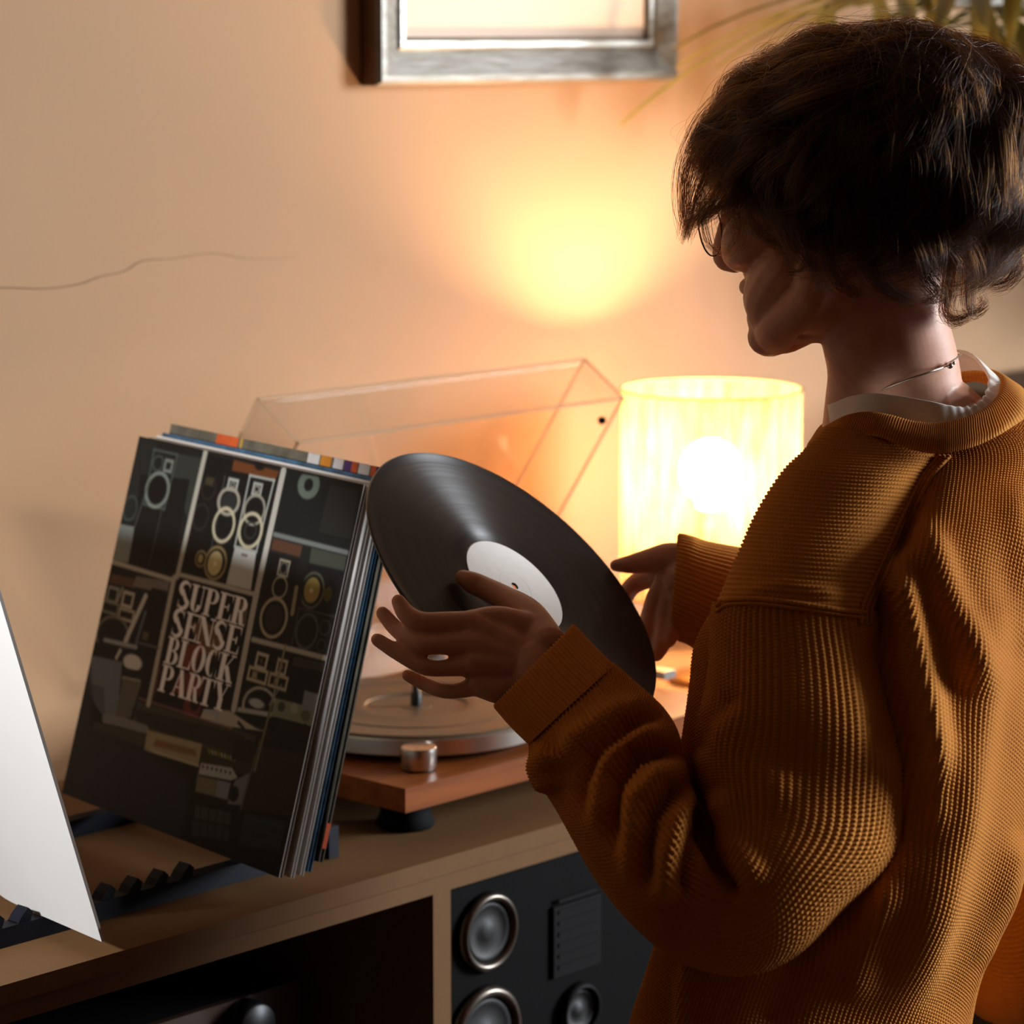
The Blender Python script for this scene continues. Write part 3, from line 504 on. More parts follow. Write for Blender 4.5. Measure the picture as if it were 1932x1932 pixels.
# flat print of the front sleeve: a fine grid whose vertices carry the printed colours
COVER = [('P',(46,50,46),[(0.192,0.025),(0.313,0.021),(0.314,0.196),(0.191,0.094)]),('P',(30,33,32),[(-0.001,0.004),(0.089,0.006),(0.091,0.226),(0.005,0.237)]),('P',(130,140,136),[(-0.001,0.246),(0.072,0.244),(0.076,0.344),(-0.0,0.347)]),('P',(16,17,17),[(0.044,0.101),(0.273,0.085),(0.285,0.347),(0.086,0.347)]),('P',(24,26,26),[(0.096,0.026),(0.194,0.027),(0.188,0.178),(0.091,0.178)]),('L',(72,82,78),0.0062,[(0.083,0.027),(0.194,0.027),(0.188,0.178),(0.091,0.178),(0.083,0.027)]),('R',(120,128,120),(0.137,0.132),0.051,0.046,0.0109),('E',(12,13,13),(0.137,0.132),0.039,0.037,0.0),('S',(120,128,120),(0.164,0.062),0.016,0.014,0.0093),('R',(70,76,74),(0.114,0.061),0.023,0.02,0.0054),('R',(60,68,66),(0.031,0.198),0.031,0.033,0.0062),('L',(80,84,78),0.0047,[(0.092,0.111),(0.07,0.243)]),('L',(62,64,60),0.0039,[(0.178,0.174),(0.175,0.334)]),('P',(14,15,15),[(0.326,0.01),(0.655,0.015),(0.666,0.334),(0.323,0.336)]),('P',(105,58,28),[(0.448,0.008),(0.651,0.012),(0.642,0.036),(0.448,0.037)]),('E',(20,16,14),(0.564,0.009),0.022,0.012,0.0),('R',(38,34,28),(0.366,0.097),0.029,0.029,0.0062),('R',(40,36,30),(0.357,0.175),0.033,0.034,0.0062),('B',(60,52,38),(0.363,0.078),0.018,0.011,0.0),('L',(70,74,72),0.0047,[(0.425,0.056),(0.433,0.247)]),('P',(196,200,194),[(0.533,0.229),(0.628,0.229),(0.639,0.328),(0.529,0.33)]),('L',(110,112,108),0.0062,[(0.57,0.244),(0.591,0.244)]),('L',(176,180,172),0.007,[(0.531,0.039),(0.637,0.038),(0.627,0.228),(0.532,0.228),(0.531,0.039)]),('S',(176,180,172),(0.466,0.073),0.019,0.013,0.0093),('R',(150,152,140),(0.466,0.073),0.008,0.006,0.0047),('S',(176,180,172),(0.574,0.07),0.017,0.014,0.0078),('R',(150,152,140),(0.572,0.07),0.011,0.008,0.0054),('R',(160,156,140),(0.464,0.118),0.044,0.034,0.0101),('E',(40,42,40),(0.465,0.12),0.032,0.026,0.0),('R',(190,182,152),(0.465,0.181),0.044,0.044,0.0109),('R',(150,148,130),(0.581,0.124),0.043,0.038,0.0085),('R',(190,182,152),(0.583,0.178),0.047,0.044,0.0109),('R',(48,50,48),(0.583,0.178),0.024,0.021,0.0047),('R',(150,132,88),(0.465,0.283),0.045,0.042,0.0093),('E',(206,192,136),(0.463,0.284),0.032,0.033,0.0),('E',(238,234,210),(0.463,0.285),0.007,0.006,0.0),('R',(140,122,80),(0.398,0.282),0.023,0.02,0.007),('E',(180,164,106),(0.396,0.282),0.012,0.012,0.0),('P',(20,24,24),[(0.689,0.013),(0.989,0.011),(0.99,0.174),(0.689,0.173)]),('E',(98,110,98),(0.782,0.03),0.045,0.037,0.0),('E',(18,20,20),(0.782,0.03),0.018,0.016,0.0),('P',(20,24,24),[(0.72,-0.007),(0.824,-0.007),(0.824,0.004),(0.721,0.007)]),('P',(34,36,34),[(0.869,0.017),(0.984,0.016),(0.992,0.14),(0.862,0.14)]),('P',(84,54,38),[(0.685,0.183),(0.811,0.184),(0.81,0.214),(0.685,0.213)]),('P',(62,66,56),[(0.848,0.183),(0.993,0.183),(0.998,0.238),(0.854,0.242)]),('P',(14,15,16),[(0.68,0.221),(0.809,0.221),(0.819,0.437),(0.696,0.439)]),('S',(172,166,142),(0.754,0.251),0.02,0.019,0.0062),('R',(120,118,104),(0.754,0.251),0.014,0.015,0.0047),('R',(172,166,142),(0.755,0.301),0.029,0.027,0.0062),('R',(176,166,138),(0.757,0.38),0.053,0.049,0.0101),('E',(40,42,34),(0.757,0.38),0.036,0.035,0.0),('P',(18,20,22),[(0.828,0.223),(0.999,0.22),(1.001,0.328),(0.835,0.337)]),('R',(92,92,76),(0.888,0.287),0.045,0.044,0.0078),('E',(160,142,76),(0.886,0.287),0.032,0.033,0.0),('E',(214,206,168),(0.885,0.288),0.007,0.006,0.0),('E',(84,80,34),(0.952,0.287),0.017,0.019,0.0),('P',(22,24,25),[(0.851,0.339),(1.004,0.336),(0.997,0.437),(0.854,0.44)]),('L',(66,70,72),0.0047,[(0.851,0.339),(1.004,0.336),(0.997,0.437),(0.854,0.44),(0.851,0.339)]),('R',(78,82,84),(0.901,0.39),0.042,0.043,0.0078),('R',(64,68,70),(0.969,0.369),0.02,0.018,0.0047),('R',(64,68,70),(0.969,0.415),0.016,0.015,0.0047),('L',(24,26,24),0.0264,[(0.825,0.173),(0.84,0.317)]),('L',(150,140,110),0.0155,[(0.823,0.292),(0.828,0.356)]),('P',(14,16,18),[(0.684,0.46),(1.001,0.45),(1.003,0.619),(0.677,0.638)]),('P',(50,54,46),[(0.872,0.46),(1.003,0.454),(1.004,0.477),(0.873,0.483)]),('S',(190,186,166),(0.746,0.495),0.021,0.017,0.0101),('B',(90,84,60),(0.746,0.495),0.006,0.006,0.0),('S',(176,172,152),(0.832,0.495),0.018,0.017,0.0093),('B',(120,112,90),(0.832,0.495),0.006,0.006,0.0),('S',(186,180,150),(0.742,0.533),0.038,0.015,0.0093),('B',(150,142,108),(0.73,0.534),0.011,0.009,0.0),('S',(176,170,144),(0.83,0.533),0.036,0.015,0.0093),('B',(128,122,96),(0.823,0.534),0.01,0.009,0.0),('R',(170,170,156),(0.777,0.608),0.068,0.047,0.0085),('P',(14,16,18),[(0.701,0.628),(0.861,0.62),(0.863,0.657),(0.698,0.662)]),('E',(176,180,178),(0.763,0.602),0.034,0.012,0.0),('P',(168,172,166),[(0.692,0.625),(0.835,0.611),(0.833,0.625),(0.689,0.638)]),('P',(128,134,112),[(0.834,0.574),(1.007,0.568),(1.002,0.615),(0.831,0.621)]),('E',(60,64,56),(0.866,0.591),0.015,0.012,0.0),('E',(150,154,140),(0.917,0.585),0.016,0.013,0.0),('E',(90,98,78),(0.968,0.594),0.02,0.014,0.0),('P',(124,134,140),[(0.943,0.534),(1.002,0.532),(1.003,0.578),(0.945,0.58)]),('P',(20,22,24),[(-0.013,0.362),(0.29,0.361),(0.295,0.563),(-0.003,0.612)]),('P',(92,66,54),[(0.013,0.383),(0.13,0.381),(0.131,0.406),(0.005,0.41)]),('P',(118,112,104),[(0.127,0.371),(0.282,0.362),(0.286,0.396),(0.12,0.402)]),('S',(150,150,140),(0.036,0.439),0.023,0.019,0.0093),('S',(186,184,170),(0.111,0.44),0.023,0.018,0.0101),('L',(170,168,156),0.0062,[(0.066,0.451),(0.075,0.414),(0.07,0.436)]),('S',(120,122,112),(0.038,0.474),0.036,0.014,0.0078),('S',(176,172,154),(0.119,0.481),0.034,0.013,0.0085),('R',(112,110,96),(0.076,0.546),0.076,0.051,0.0078),('P',(20,22,24),[(-0.011,0.577),(0.181,0.564),(0.184,0.598),(-0.012,0.613)]),('P',(16,17,18),[(0.209,0.391),(0.283,0.389),(0.287,0.54),(0.207,0.543)]),('B',(86,84,62),(0.227,0.52),0.014,0.011,0.0),('L',(196,196,190),0.0186,[(0.189,0.418),(0.142,0.548)]),('L',(90,104,112),0.0109,[(0.204,0.459),(0.192,0.546)]),('L',(150,156,158),0.0124,[(0.044,0.563),(0.196,0.557)]),('E',(206,206,200),(0.195,0.599),0.045,0.022,0.0),('P',(20,22,24),[(0.148,0.62),(0.244,0.615),(0.242,0.633),(0.145,0.638)]),('L',(200,198,190),0.0124,[(0.127,0.578),(0.117,0.6)]),('P',(104,112,120),[(-0.006,0.615),(0.148,0.606),(0.18,0.756),(0.131,0.771),(-0.015,0.691)]),('P',(78,86,96),[(-0.002,0.689),(0.09,0.687),(0.125,0.767),(0.063,0.738)]),('L',(150,148,140),0.0109,[(0.167,0.647),(0.245,0.642)]),('P',(96,94,84),[(0.167,0.647),(0.255,0.643),(0.239,0.744),(0.17,0.753)]),('P',(15,15,16),[(0.317,0.342),(0.66,0.339),(0.668,0.635),(0.325,0.68)]),('P',(108,78,56),[(0.409,0.455),(0.469,0.435),(0.567,0.457),(0.564,0.515),(0.483,0.52)]),('P',(116,52,42),[(0.411,0.506),(0.488,0.499),(0.478,0.574),(0.42,0.575)]),('P',(100,46,40),[(0.414,0.581),(0.53,0.579),(0.523,0.629),(0.394,0.644)]),('E',(104,48,40),(0.498,0.663),0.039,0.029,0.0),('E',(18,18,18),(0.507,0.652),0.021,0.019,0.0),('P',(94,84,66),[(0.597,0.361),(0.64,0.361),(0.651,0.423),(0.609,0.416)]),('P',(80,42,38),[(0.309,0.601),(0.327,0.577),(0.33,0.656),(0.32,0.678)]),('P',(62,62,48),[(0.256,0.693),(0.673,0.681),(0.791,0.681),(0.79,0.786),(0.248,0.768)]),('L',(38,38,30),0.0054,[(0.24,0.719),(0.741,0.694)]),('L',(38,38,30),0.0054,[(0.249,0.724),(0.744,0.701)]),('L',(38,38,30),0.0054,[(0.258,0.729),(0.746,0.708)]),('L',(38,38,30),0.0054,[(0.267,0.735),(0.749,0.715)]),('L',(38,38,30),0.0054,[(0.276,0.74),(0.751,0.722)]),('L',(38,38,30),0.0054,[(0.285,0.745),(0.754,0.729)]),('L',(38,38,30),0.0054,[(0.294,0.75),(0.756,0.736)]),('D',(168,112,106),0.0035,[(0.261,0.685),(0.681,0.682)],34),('P',(176,172,156),[(0.55,0.658),(0.658,0.641),(0.785,0.663),(0.838,0.662),(0.673,0.681),(0.543,0.683)]),('L',(150,166,188),0.0062,[(0.56,0.661),(0.616,0.659),(0.608,0.68)]),('L',(20,22,24),0.0078,[(0.706,0.663),(0.734,0.674)]),('L',(26,28,27),0.0109,[(0.803,0.65),(0.825,0.655)]),('L',(26,28,27),0.0109,[(0.825,0.663),(0.849,0.675)]),('L',(26,28,27),0.0109,[(0.839,0.654),(0.862,0.665)]),('L',(26,28,27),0.0109,[(0.852,0.645),(0.875,0.654)]),('L',(26,28,27),0.0109,[(0.874,0.658),(0.887,0.643)]),('L',(26,28,27),0.0109,[(0.887,0.649),(0.911,0.663)]),('L',(26,28,27),0.0109,[(0.901,0.641),(0.924,0.653)]),('L',(26,28,27),0.0109,[(0.914,0.632),(0.937,0.642)]),('L',(26,28,27),0.0109,[(0.935,0.645),(0.949,0.632)]),('L',(26,28,27),0.0109,[(0.949,0.636),(0.973,0.651)]),('L',(26,28,27),0.0109,[(0.962,0.627),(0.985,0.641)]),('L',(26,28,27),0.0109,[(0.975,0.619),(0.998,0.631)]),('L',(26,28,27),0.0109,[(0.996,0.631),(1.01,0.62)]),('L',(26,28,27),0.0109,[(1.009,0.623),(1.033,0.64)]),('L',(122,124,124),0.0264,[(0.125,0.767),(0.214,0.76),(0.318,0.76)]),('P',(60,58,46),[(0.078,0.785),(0.33,0.768),(0.33,0.806),(0.078,0.812)]),('P',(156,146,112),[(0.327,0.758),(0.575,0.746),(0.58,0.805),(0.33,0.814)]),('P',(126,100,60),[(0.369,0.774),(0.556,0.766),(0.562,0.783),(0.367,0.793)]),('L',(176,170,140),0.0062,[(0.336,0.807),(0.578,0.803)]),('P',(50,50,34),[(0.578,0.756),(0.814,0.727),(0.8,0.78),(0.736,0.789),(0.583,0.791)]),('L',(150,140,40),0.0054,[(0.608,0.755),(0.615,0.761)]),('L',(176,176,150),0.0054,[(0.622,0.754),(0.629,0.761)]),('L',(176,176,150),0.0054,[(0.636,0.754),(0.642,0.76)]),('L',(150,140,40),0.0054,[(0.65,0.754),(0.656,0.76)]),('L',(176,176,150),0.0054,[(0.663,0.753),(0.67,0.76)]),('L',(176,176,150),0.0054,[(0.677,0.753),(0.683,0.759)]),('L',(150,140,40),0.0054,[(0.69,0.753),(0.697,0.759)]),('L',(176,176,150),0.0054,[(0.704,0.753),(0.71,0.759)]),('L',(176,176,150),0.0054,[(0.717,0.752),(0.724,0.758)]),('P',(34,34,30),[(0.705,0.702),(0.787,0.697),(0.79,0.752),(0.709,0.759)]),('P',(170,174,170),[(0.587,0.793),(0.72,0.779),(0.752,0.798),(0.727,0.811),(0.586,0.824)]),('D',(60,40,40),0.004,[(0.599,0.801),(0.717,0.793)],7),('P',(112,110,86),[(0.583,0.827),(0.671,0.821),(0.674,0.864),(0.589,0.87)]),('P',(126,132,136),[(0.671,0.821),(0.729,0.816),(0.729,0.862),(0.674,0.864)]),('P',(110,116,116),[(0.743,0.807),(0.798,0.775),(0.796,0.861),(0.732,0.871)]),('E',(24,28,30),(0.751,0.841),0.02,0.02,0.0),('P',(44,36,32),[(0.821,0.702),(1.008,0.685),(0.994,0.845),(0.803,0.87)]),('P',(58,62,64),[(0.602,0.903),(0.756,0.888),(0.763,0.92),(0.609,0.935)]),('P',(46,50,52),[(0.603,0.942),(0.761,0.925),(0.769,0.959),(0.613,0.981)]),('L',(30,33,36),0.0047,[(0.627,0.9),(0.647,0.978)]),('L',(30,33,36),0.0047,[(0.66,0.897),(0.68,0.975)]),('L',(30,33,36),0.0047,[(0.694,0.894),(0.713,0.971)]),('L',(30,33,36),0.0047,[(0.727,0.891),(0.746,0.968)]),('P',(34,48,50),[(0.811,0.878),(0.984,0.862),(0.979,0.938),(0.815,0.958)]),('L',(46,62,62),0.0031,[(0.829,0.884),(0.862,0.884)]),('L',(46,62,62),0.0031,[(0.868,0.882),(0.9,0.882)]),('L',(46,62,62),0.0031,[(0.906,0.881),(0.938,0.881)]),('L',(46,62,62),0.0031,[(0.943,0.88),(0.975,0.879)]),('L',(46,62,62),0.0031,[(0.861,0.907),(0.901,0.905)]),('L',(46,62,62),0.0031,[(0.899,0.905),(0.939,0.903)]),('L',(46,62,62),0.0031,[(0.936,0.904),(0.976,0.901)]),('L',(46,62,62),0.0031,[(0.854,0.931),(0.902,0.927)]),('L',(46,62,62),0.0031,[(0.892,0.929),(0.939,0.925)]),('L',(46,62,62),0.0031,[(0.93,0.928),(0.977,0.924)]),('L',(178,176,162),0.0202,[(0.317,0.005),(0.311,0.343)]),('L',(178,176,162),0.0202,[(0.299,0.35),(0.306,0.691)]),('L',(186,184,172),0.0233,[(0.667,0.01),(0.665,0.336),(0.675,0.633)]),('L',(178,176,162),0.0132,[(-0.0,0.352),(0.292,0.356)]),('L',(178,176,162),0.0132,[(0.325,0.337),(0.662,0.335)]),('L',(112,118,114),0.0132,[(0.687,0.173),(0.991,0.174)]),('L',(178,176,162),0.014,[(0.691,0.448),(1.002,0.442)]),('L',(90,94,92),0.0062,[(0.204,0.543),(0.296,0.541)]),('L',(140,136,112),0.0085,[(0.829,0.44),(0.824,0.599)]),('L',(110,108,86),0.0101,[(0.824,0.599),(0.814,0.766)]),('L',(80,82,68),0.0085,[(0.81,0.692),(0.792,0.872)]),('L',(130,134,132),0.0054,[(0.847,0.539),(0.815,0.596)])]
def paint_cover(n):
    yy, xx = np.mgrid[0:n, 0:n]; U = (xx + .5) / n; Vv = (yy + .5) / n
    img = np.zeros((n, n, 3)) + np.array((22, 25, 25.0)); s = 1.2 / n
    def put(d, c, soft=s): a = np.clip(.5 - d / (2 * soft), 0, 1)[..., None]; img[:] = img * (1 - a) + np.array(c, float) * a
    def seg(p, q, w0, w1=None):
        p, q = np.array(p), np.array(q); d = q - p; t = np.clip(((U - p[0]) * d[0] + (Vv - p[1]) * d[1]) / (d @ d + 1e-12), 0, 1)
        return np.hypot(U - p[0] - t * d[0], Vv - p[1] - t * d[1]) - (w0 + ((w1 if w1 is not None else w0) - w0) * t) / 2
    def poly(pts):
        P_ = np.array(pts); ins = np.zeros_like(U, bool); d = np.full_like(U, 9.0)
        for i_ in range(len(P_)):
            a, b = P_[i_], P_[(i_ + 1) % len(P_)]; d = np.minimum(d, seg(a, b, 0.0))
            cnd = (a[1] > Vv) != (b[1] > Vv); xi = (b[0] - a[0]) * (Vv - a[1]) / (b[1] - a[1] + 1e-12) + a[0]; ins ^= cnd & (U < xi)
        return np.where(ins, -d, d)
    def ell(c, rx, ry): k = np.hypot((U - c[0]) / max(rx, 1e-4), (Vv - c[1]) / max(ry, 1e-4)); return (k - 1) * min(rx, ry)
    for sh in COVER:
        k, col = sh[0], sh[1]
        if k == 'P': put(poly(sh[2]), col)
        elif k == 'L':
            for a, b in zip(sh[3][:-1], sh[3][1:]): put(seg(a, b, sh[2]), col)
        elif k == 'E': put(ell(sh[2], sh[3], sh[4]), col)
        elif k == 'R': put(np.abs(ell(sh[2], sh[3], sh[4])) - sh[5] / 2, col)
        elif k == 'B': put(np.maximum(np.abs(U - sh[2][0]) - sh[3], np.abs(Vv - sh[2][1]) - sh[4]), col)
        elif k == 'S': put(np.abs(np.maximum(np.abs(U - sh[2][0]) - sh[3], np.abs(Vv - sh[2][1]) - sh[4])) - sh[5] / 2, col)
        elif k == 'D':
            a, b = np.array(sh[3][0]), np.array(sh[3][1])
            for t in np.linspace(0, 1, sh[4]): p = a + (b - a) * t; put(np.hypot(U - p[0], Vv - p[1]) - sh[2], col)
    # printed navy lower part
    fl = poly([(0, 1), (0, .70), (.04, .74), (.075, .80), (.335, .81), (.57, .815), (.60, .90), (.81, .87), (1, .90), (1, 1)])
    img[:] = img * .85 + 4
    put(poly([(-.01, 1.01), (-.01, .62), (.05, .74), (.075, .805), (.335, .812), (.545, .85), (.575, .93), (.57, 1.01)]), (36, 39, 48), .012)
    # lettering: high contrast serif capitals, stacked in four rows
    A0 = np.array((.331, .349)); A1 = np.array((.640, .651)); rows = ('SUPER', 'SENSE', 'BLOCK', 'PARTY'); T, H = .30, .075
    dl = np.full((n, n), 9.0)
    for r_, word in enumerate(rows):
        adv = {'S': .92, 'N': 1.12, 'O': 1.05, 'K': 1.12, 'Y': 1.06, 'A': 1.08}; ws = [adv.get(ch, 1.0) for ch in word]; tot = sum(ws); xp = 0
        ch_h = (A1[1] - A0[1]) / 4; y0_ = A0[1] + r_ * ch_h
        for ch, w_ in zip(word, ws):
            cw = (A1[0] - A0[0]) * w_ / tot * 1.0; X = (U - (A0[0] + (A1[0] - A0[0]) * xp / tot)) / cw; Y = (Vv - y0_) / ch_h; xp += w_; kx_ = cw; ky_ = ch_h
            def bx(a, b, c, d): return np.maximum(np.maximum((a - X), (X - c)) * kx_, np.maximum((b - Y), (Y - d)) * ky_)
            def ln(a, b, c, d, w0, w1=None):
                w1 = w0 if w1 is None else w1; t = np.clip((Y - b) / (d - b + 1e-9), 0, 1); xc = a + (c - a) * t
                return np.maximum((np.abs(X - xc) - (w0 + (w1 - w0) * t) / 2) * kx_, np.maximum(min(b, d) - Y, Y - max(b, d)) * ky_)
            def bowl(cx, cy, rx, ry, tx, ty, side=1):
                o_ = (np.hypot((X - cx) / rx, (Y - cy) / ry) - 1) * rx * kx_; i__ = (np.hypot((X - cx) / (rx - tx), (Y - cy) / (ry - ty)) - 1) * (rx - tx) * kx_
                d = np.maximum(o_, -i__); return np.maximum(d, (cx - X) * kx_) if side == 1 else (np.maximum(d, (X - cx) * kx_) if side == -1 else d)
            def arc(cx, cy, rx, ry, wmax, wmin, a0, a1):
                d = np.full((n, n), 9.0); prev = None
                for t in np.linspace(0, 1, 13):
                    an = math.radians(a0 + (a1 - a0) * t); p = (cx + rx * math.cos(an), cy + ry * math.sin(an)); w_ = wmin + (wmax - wmin) * t
                    d = np.minimum(d, np.hypot((X - p[0]) * kx_, (Y - p[1]) * ky_) - w_ * kx_ / 2)
                return d
            D = []; t_, b_ = .03, .97
            serif = lambda x0_, x1_, y: bx(x0_, y - .03, x1_, y + .03)
            if ch in 'PRBEL':
                D += [bx(.14, t_, .14 + T, b_), serif(.02, .56, t_ + .02), serif(.02, .56, b_ - .02)]
            if ch in 'PR': D += [bx(.3, t_, .6, t_ + .06), bowl(.56, .28, .42, .255, .27, .05), bx(.3, .475, .6, .53)]
            if ch == 'R': D += [ln(.62, .5, .80, .97, .24, .28), serif(.66, 1.04, b_ - .02)]
            if ch == 'B': D += [bx(.3, t_, .58, t_ + .06), bowl(.54, .265, .38, .235, .25, .05), bx(.3, .455, .6, .52), bowl(.56, .72, .44, .25, .28, .05), bx(.3, .92, .6, .97)]
            if ch == 'E': D += [bx(.3, t_, .98, t_ + .06), bx(.3, .92, .98, .97), bx(.3, .47, .76, .525), ln(.95, t_, .99, .30, .10, .02), ln(.99, .68, .94, .97, .02, .12), ln(.74, .38, .74, .62, .08)]
            if ch == 'L': D += [bx(.3, .92, .98, .97), ln(.99, .62, .93, .97, .02, .14)]
            if ch == 'S': D += [arc(.5, .26, .34, .22, .30, .07, -30, -180), arc(.5, .26, .34, .24, .10, .30, 180, 100), ln(.22, .28, .82, .74, .32, .32), arc(.5, .74, .34, .22, .30, .07, 150, 0), ln(.84, t_, .86, .28, .06, .02), ln(.14, .70, .16, .97, .02, .06)]
            if ch == 'U': D += [bx(.10, t_, .10 + T, .72), serif(-.02, .52, t_ + .02), bx(.80, t_, .87, .72), serif(.66, 1.02, t_ + .02), np.maximum(bowl(.485, .70, .385, .27, .29, .05, 0), (.70 - Y) * ky_), ]
            if ch == 'N': D += [bx(.12, t_, .18, b_), serif(-.02, .36, b_ - .02), ln(.16, t_, .86, b_, .32, .26), bx(.84, t_, .90, b_), serif(.68, 1.04, t_ + .02), serif(-.02, .26, t_ + .02)]
            if ch == 'O': D += [bowl(.5, .5, .48, .475, .29, .05, 0)]
            if ch == 'C': D += [np.maximum(bowl(.52, .5, .48, .475, .30, .05, 0), np.minimum((X - .66) * kx_, np.maximum(np.maximum((.32 - Y), (Y - .68)) * -ky_, (X - .66) * kx_))), ln(.88, t_, .90, .34, .08, .02), ln(.9, .68, .88, .94, .02, .06)]
            if ch == 'K': D += [bx(.10, t_, .10 + T, b_), serif(-.02, .52, t_ + .02), serif(-.02, .52, b_ - .02), ln(.88, t_, .34, .60, .07), ln(.48, .42, .84, .97, .28, .30), serif(.62, 1.04, b_ - .02), serif(.70, 1.02, t_ + .02)]
            if ch == 'A': D += [ln(.46, t_, .14, b_, .07), ln(.46, t_, .80, b_, .24, .34), bx(.22, .63, .70, .68), serif(.0, .32, b_ - .02), serif(.58, 1.04, b_ - .02)]
            if ch == 'T': D += [bx(.36, t_, .36 + T, b_), bx(.02, t_, .98, t_ + .06), ln(.05, t_, .02, .30, .12, .02), ln(.95, t_, .98, .30, .12, .02), serif(.22, .80, b_ - .02)]
            if ch == 'Y': D += [ln(.22, t_, .52, .56, .30, .30), ln(.88, t_, .56, .56, .07), bx(.38, .54, .38 + T, b_), serif(.0, .48, t_ + .02), serif(.70, 1.04, t_ + .02), serif(.24, .82, b_ - .02)]
            for d in D: dl = np.minimum(dl, d)
    put(dl, (236, 236, 236), .0016)
    return lin(np.clip(img * 1.12, 0, 245))
NP = 420
img = paint_cover(NP)
g = (np.arange(NP) + .5) / NP; g[0] = 0; g[-1] = 1
uu, vv = np.meshgrid(g, g)
base_pt = fc(-1, 1, 1) + e_n * .00012
V = (base_pt[None, None] + (fc(1, 1, 1) - fc(-1, 1, 1))[None, None] * uu[..., None] + (fc(-1, -1, 1) - fc(-1, 1, 1))[None, None] * vv[..., None]).reshape(-1, 3)
i = np.arange(NP - 1)[:, None]; j = np.arange(NP - 1)[None]
mesh_np('cover_print', V, np.stack(np.broadcast_arrays(i * NP + j, (i + 1) * NP + j, (i + 1) * NP + j + 1, i * NP + j + 1), -1).reshape(-1, 4), M['print'], al, smooth=False, col=img.reshape(-1, 3))
specs = [
    (.0085, .0042, .003, -.001, ('paper', 'card', 'inner', 'card'), 'white edged record sleeve right behind the printed front one', .002),
    (.0165, .0040, .004, .000, ('paper', 'card', 'inner', 'card'), 'pale grey record sleeve, third in the rack', .003),
    (.0225, .0046, .004, .002, ('blue', 'blue', 'card', 'blue'), 'blue printed record sleeve, fourth in the rack', .004),
    (.0290, .0052, .006, .010, ('olive', 'olive', 'card', 'olive'), 'weathered grey record sleeve with a coloured top edge, last before the turntable', .006),
]
for back, th_, du, dv, ms, lab, fan in specs:
    o = tag(empty('record_sleeve', ctr - e_n * back - e_v * SS / 2), lab, 'record sleeve', GR)
    fcorner = sleeve_box('s', back, th_, du, dv, tuple(M[m_] for m_ in ms), o, fan)
# coloured print along the protruding top band and spine of the last sleeve
def face_strip(name, pts, mat, parent): return prism(name, pts, e_n * .00025, mat, parent)
def band_pt(s, t): return fcorner(s, t, 1) + e_n * .0001
bands = [(-1, -.72, .92, 'olive'), (-.56, -.36, .915, 'orange'), (-.34, -.32, .915, 'c_yellow'), (.26, .36, .91, 'c_white'), (.37, .46, .91, 'c_amber'), (.48, .56, .91, 'c_white'), (.57, .63, .91, 'c_violet'), (.63, .68, .91, 'orange'), (.69, .78, .91, 'c_white'), (.79, .83, .91, 'orange'), (.83, .87, .91, 'c_violet'), (.88, 1.0, .91, 'c_white')]
M['c_yellow'] = plain('yellow_print', (204, 160, 60), .6); M['c_white'] = plain('white_print', (220, 216, 212), .6); M['c_amber'] = plain('amber_print', (222, 142, 40), .6); M['c_violet'] = plain('violet_print', (84, 52, 110), .6)
for s0, s1, t0, m_ in bands: face_strip('cover_band', [band_pt(s0, t0), band_pt(s1, t0), band_pt(s1, .999), band_pt(s0, .999)], M[m_], o)
for s0 in (.895, .955):     # dark swash letters cut by the neighbouring sleeve
    tube('cover_lettering', [band_pt(s0, .985), band_pt(s0 - .012, .965), band_pt(s0 - .008, .945), band_pt(s0 + .012, .945), band_pt(s0 + .016, .975), band_pt(s0 + .022, .945)], .0006, M['ink'], o, n=6, samples=20)
sp0, sp1 = fcorner(1, -.86, 1), fcorner(1, -.74, 1); nn = e_u * .0003
prism('spine_print', [fcorner(1, -.93, .9) + nn, fcorner(1, -.80, .9) + nn, fcorner(1, -.80, -.9) + nn, fcorner(1, -.93, -.9) + nn], e_u * .0002, M['orange'], o)

# the white sleeve leaning left
wd_ = np.array([.13053, .99144, 0]); wn = np.array([-.99144, .13053, 0]); tau = math.radians(16.2)
wu = math.cos(tau) * Zv + math.sin(tau) * wn; wnn = np.cross(wd_, wu); wnn = wnn if wnn @ -ray(100, 1500) > 0 else -wnn
B0 = at_z(192, 1777, TOP + .0185); ws = .352
wsl = tag(empty('record_sleeve', B0), 'blank white record sleeve leaning left at the near end of the rack', 'record sleeve', GR)
nu_, nv_ = 28, 28; uu, vv = np.meshgrid(np.linspace(0, 1, nu_), np.linspace(0, 1, nv_))
bulge = .013 * np.exp(-((uu - .62 + .25 * vv) / .12) ** 2) * (1 - .6 * vv)        # soft fold where the sleeve is bent
side = []
for off in (0.0, -.0028):
    side.append((B0[None, None] + wd_ * (uu[..., None] * ws) + wu * (vv[..., None] * ws) + wnn * (off - bulge[..., None])).reshape(-1, 3))
i = np.arange(nv_ - 1)[:, None]; j = np.arange(nu_ - 1)[None]; q = np.stack(np.broadcast_arrays(i * nu_ + j, i * nu_ + j + 1, (i + 1) * nu_ + j + 1, (i + 1) * nu_ + j), -1).reshape(-1, 4)
mesh_np('front_board', side[0], q, M['paper'], wsl); mesh_np('back_board', side[1], q[:, ::-1], M['paper'], wsl)
rim = [k for k in range(nu_)] + [k * nu_ + nu_ - 1 for k in range(1, nv_)] + [(nv_ - 1) * nu_ + k for k in range(nu_ - 2, -1, -1)] + [k * nu_ for k in range(nv_ - 2, 0, -1)]
R_ = len(rim); rv = np.vstack([side[0][rim], side[1][rim]]); ii = np.arange(R_)
mesh_np('edge_fold', rv, np.stack([ii, (ii + 1) % R_, (ii + 1) % R_ + R_, ii + R_], 1), M['card'], wsl, smooth=False)

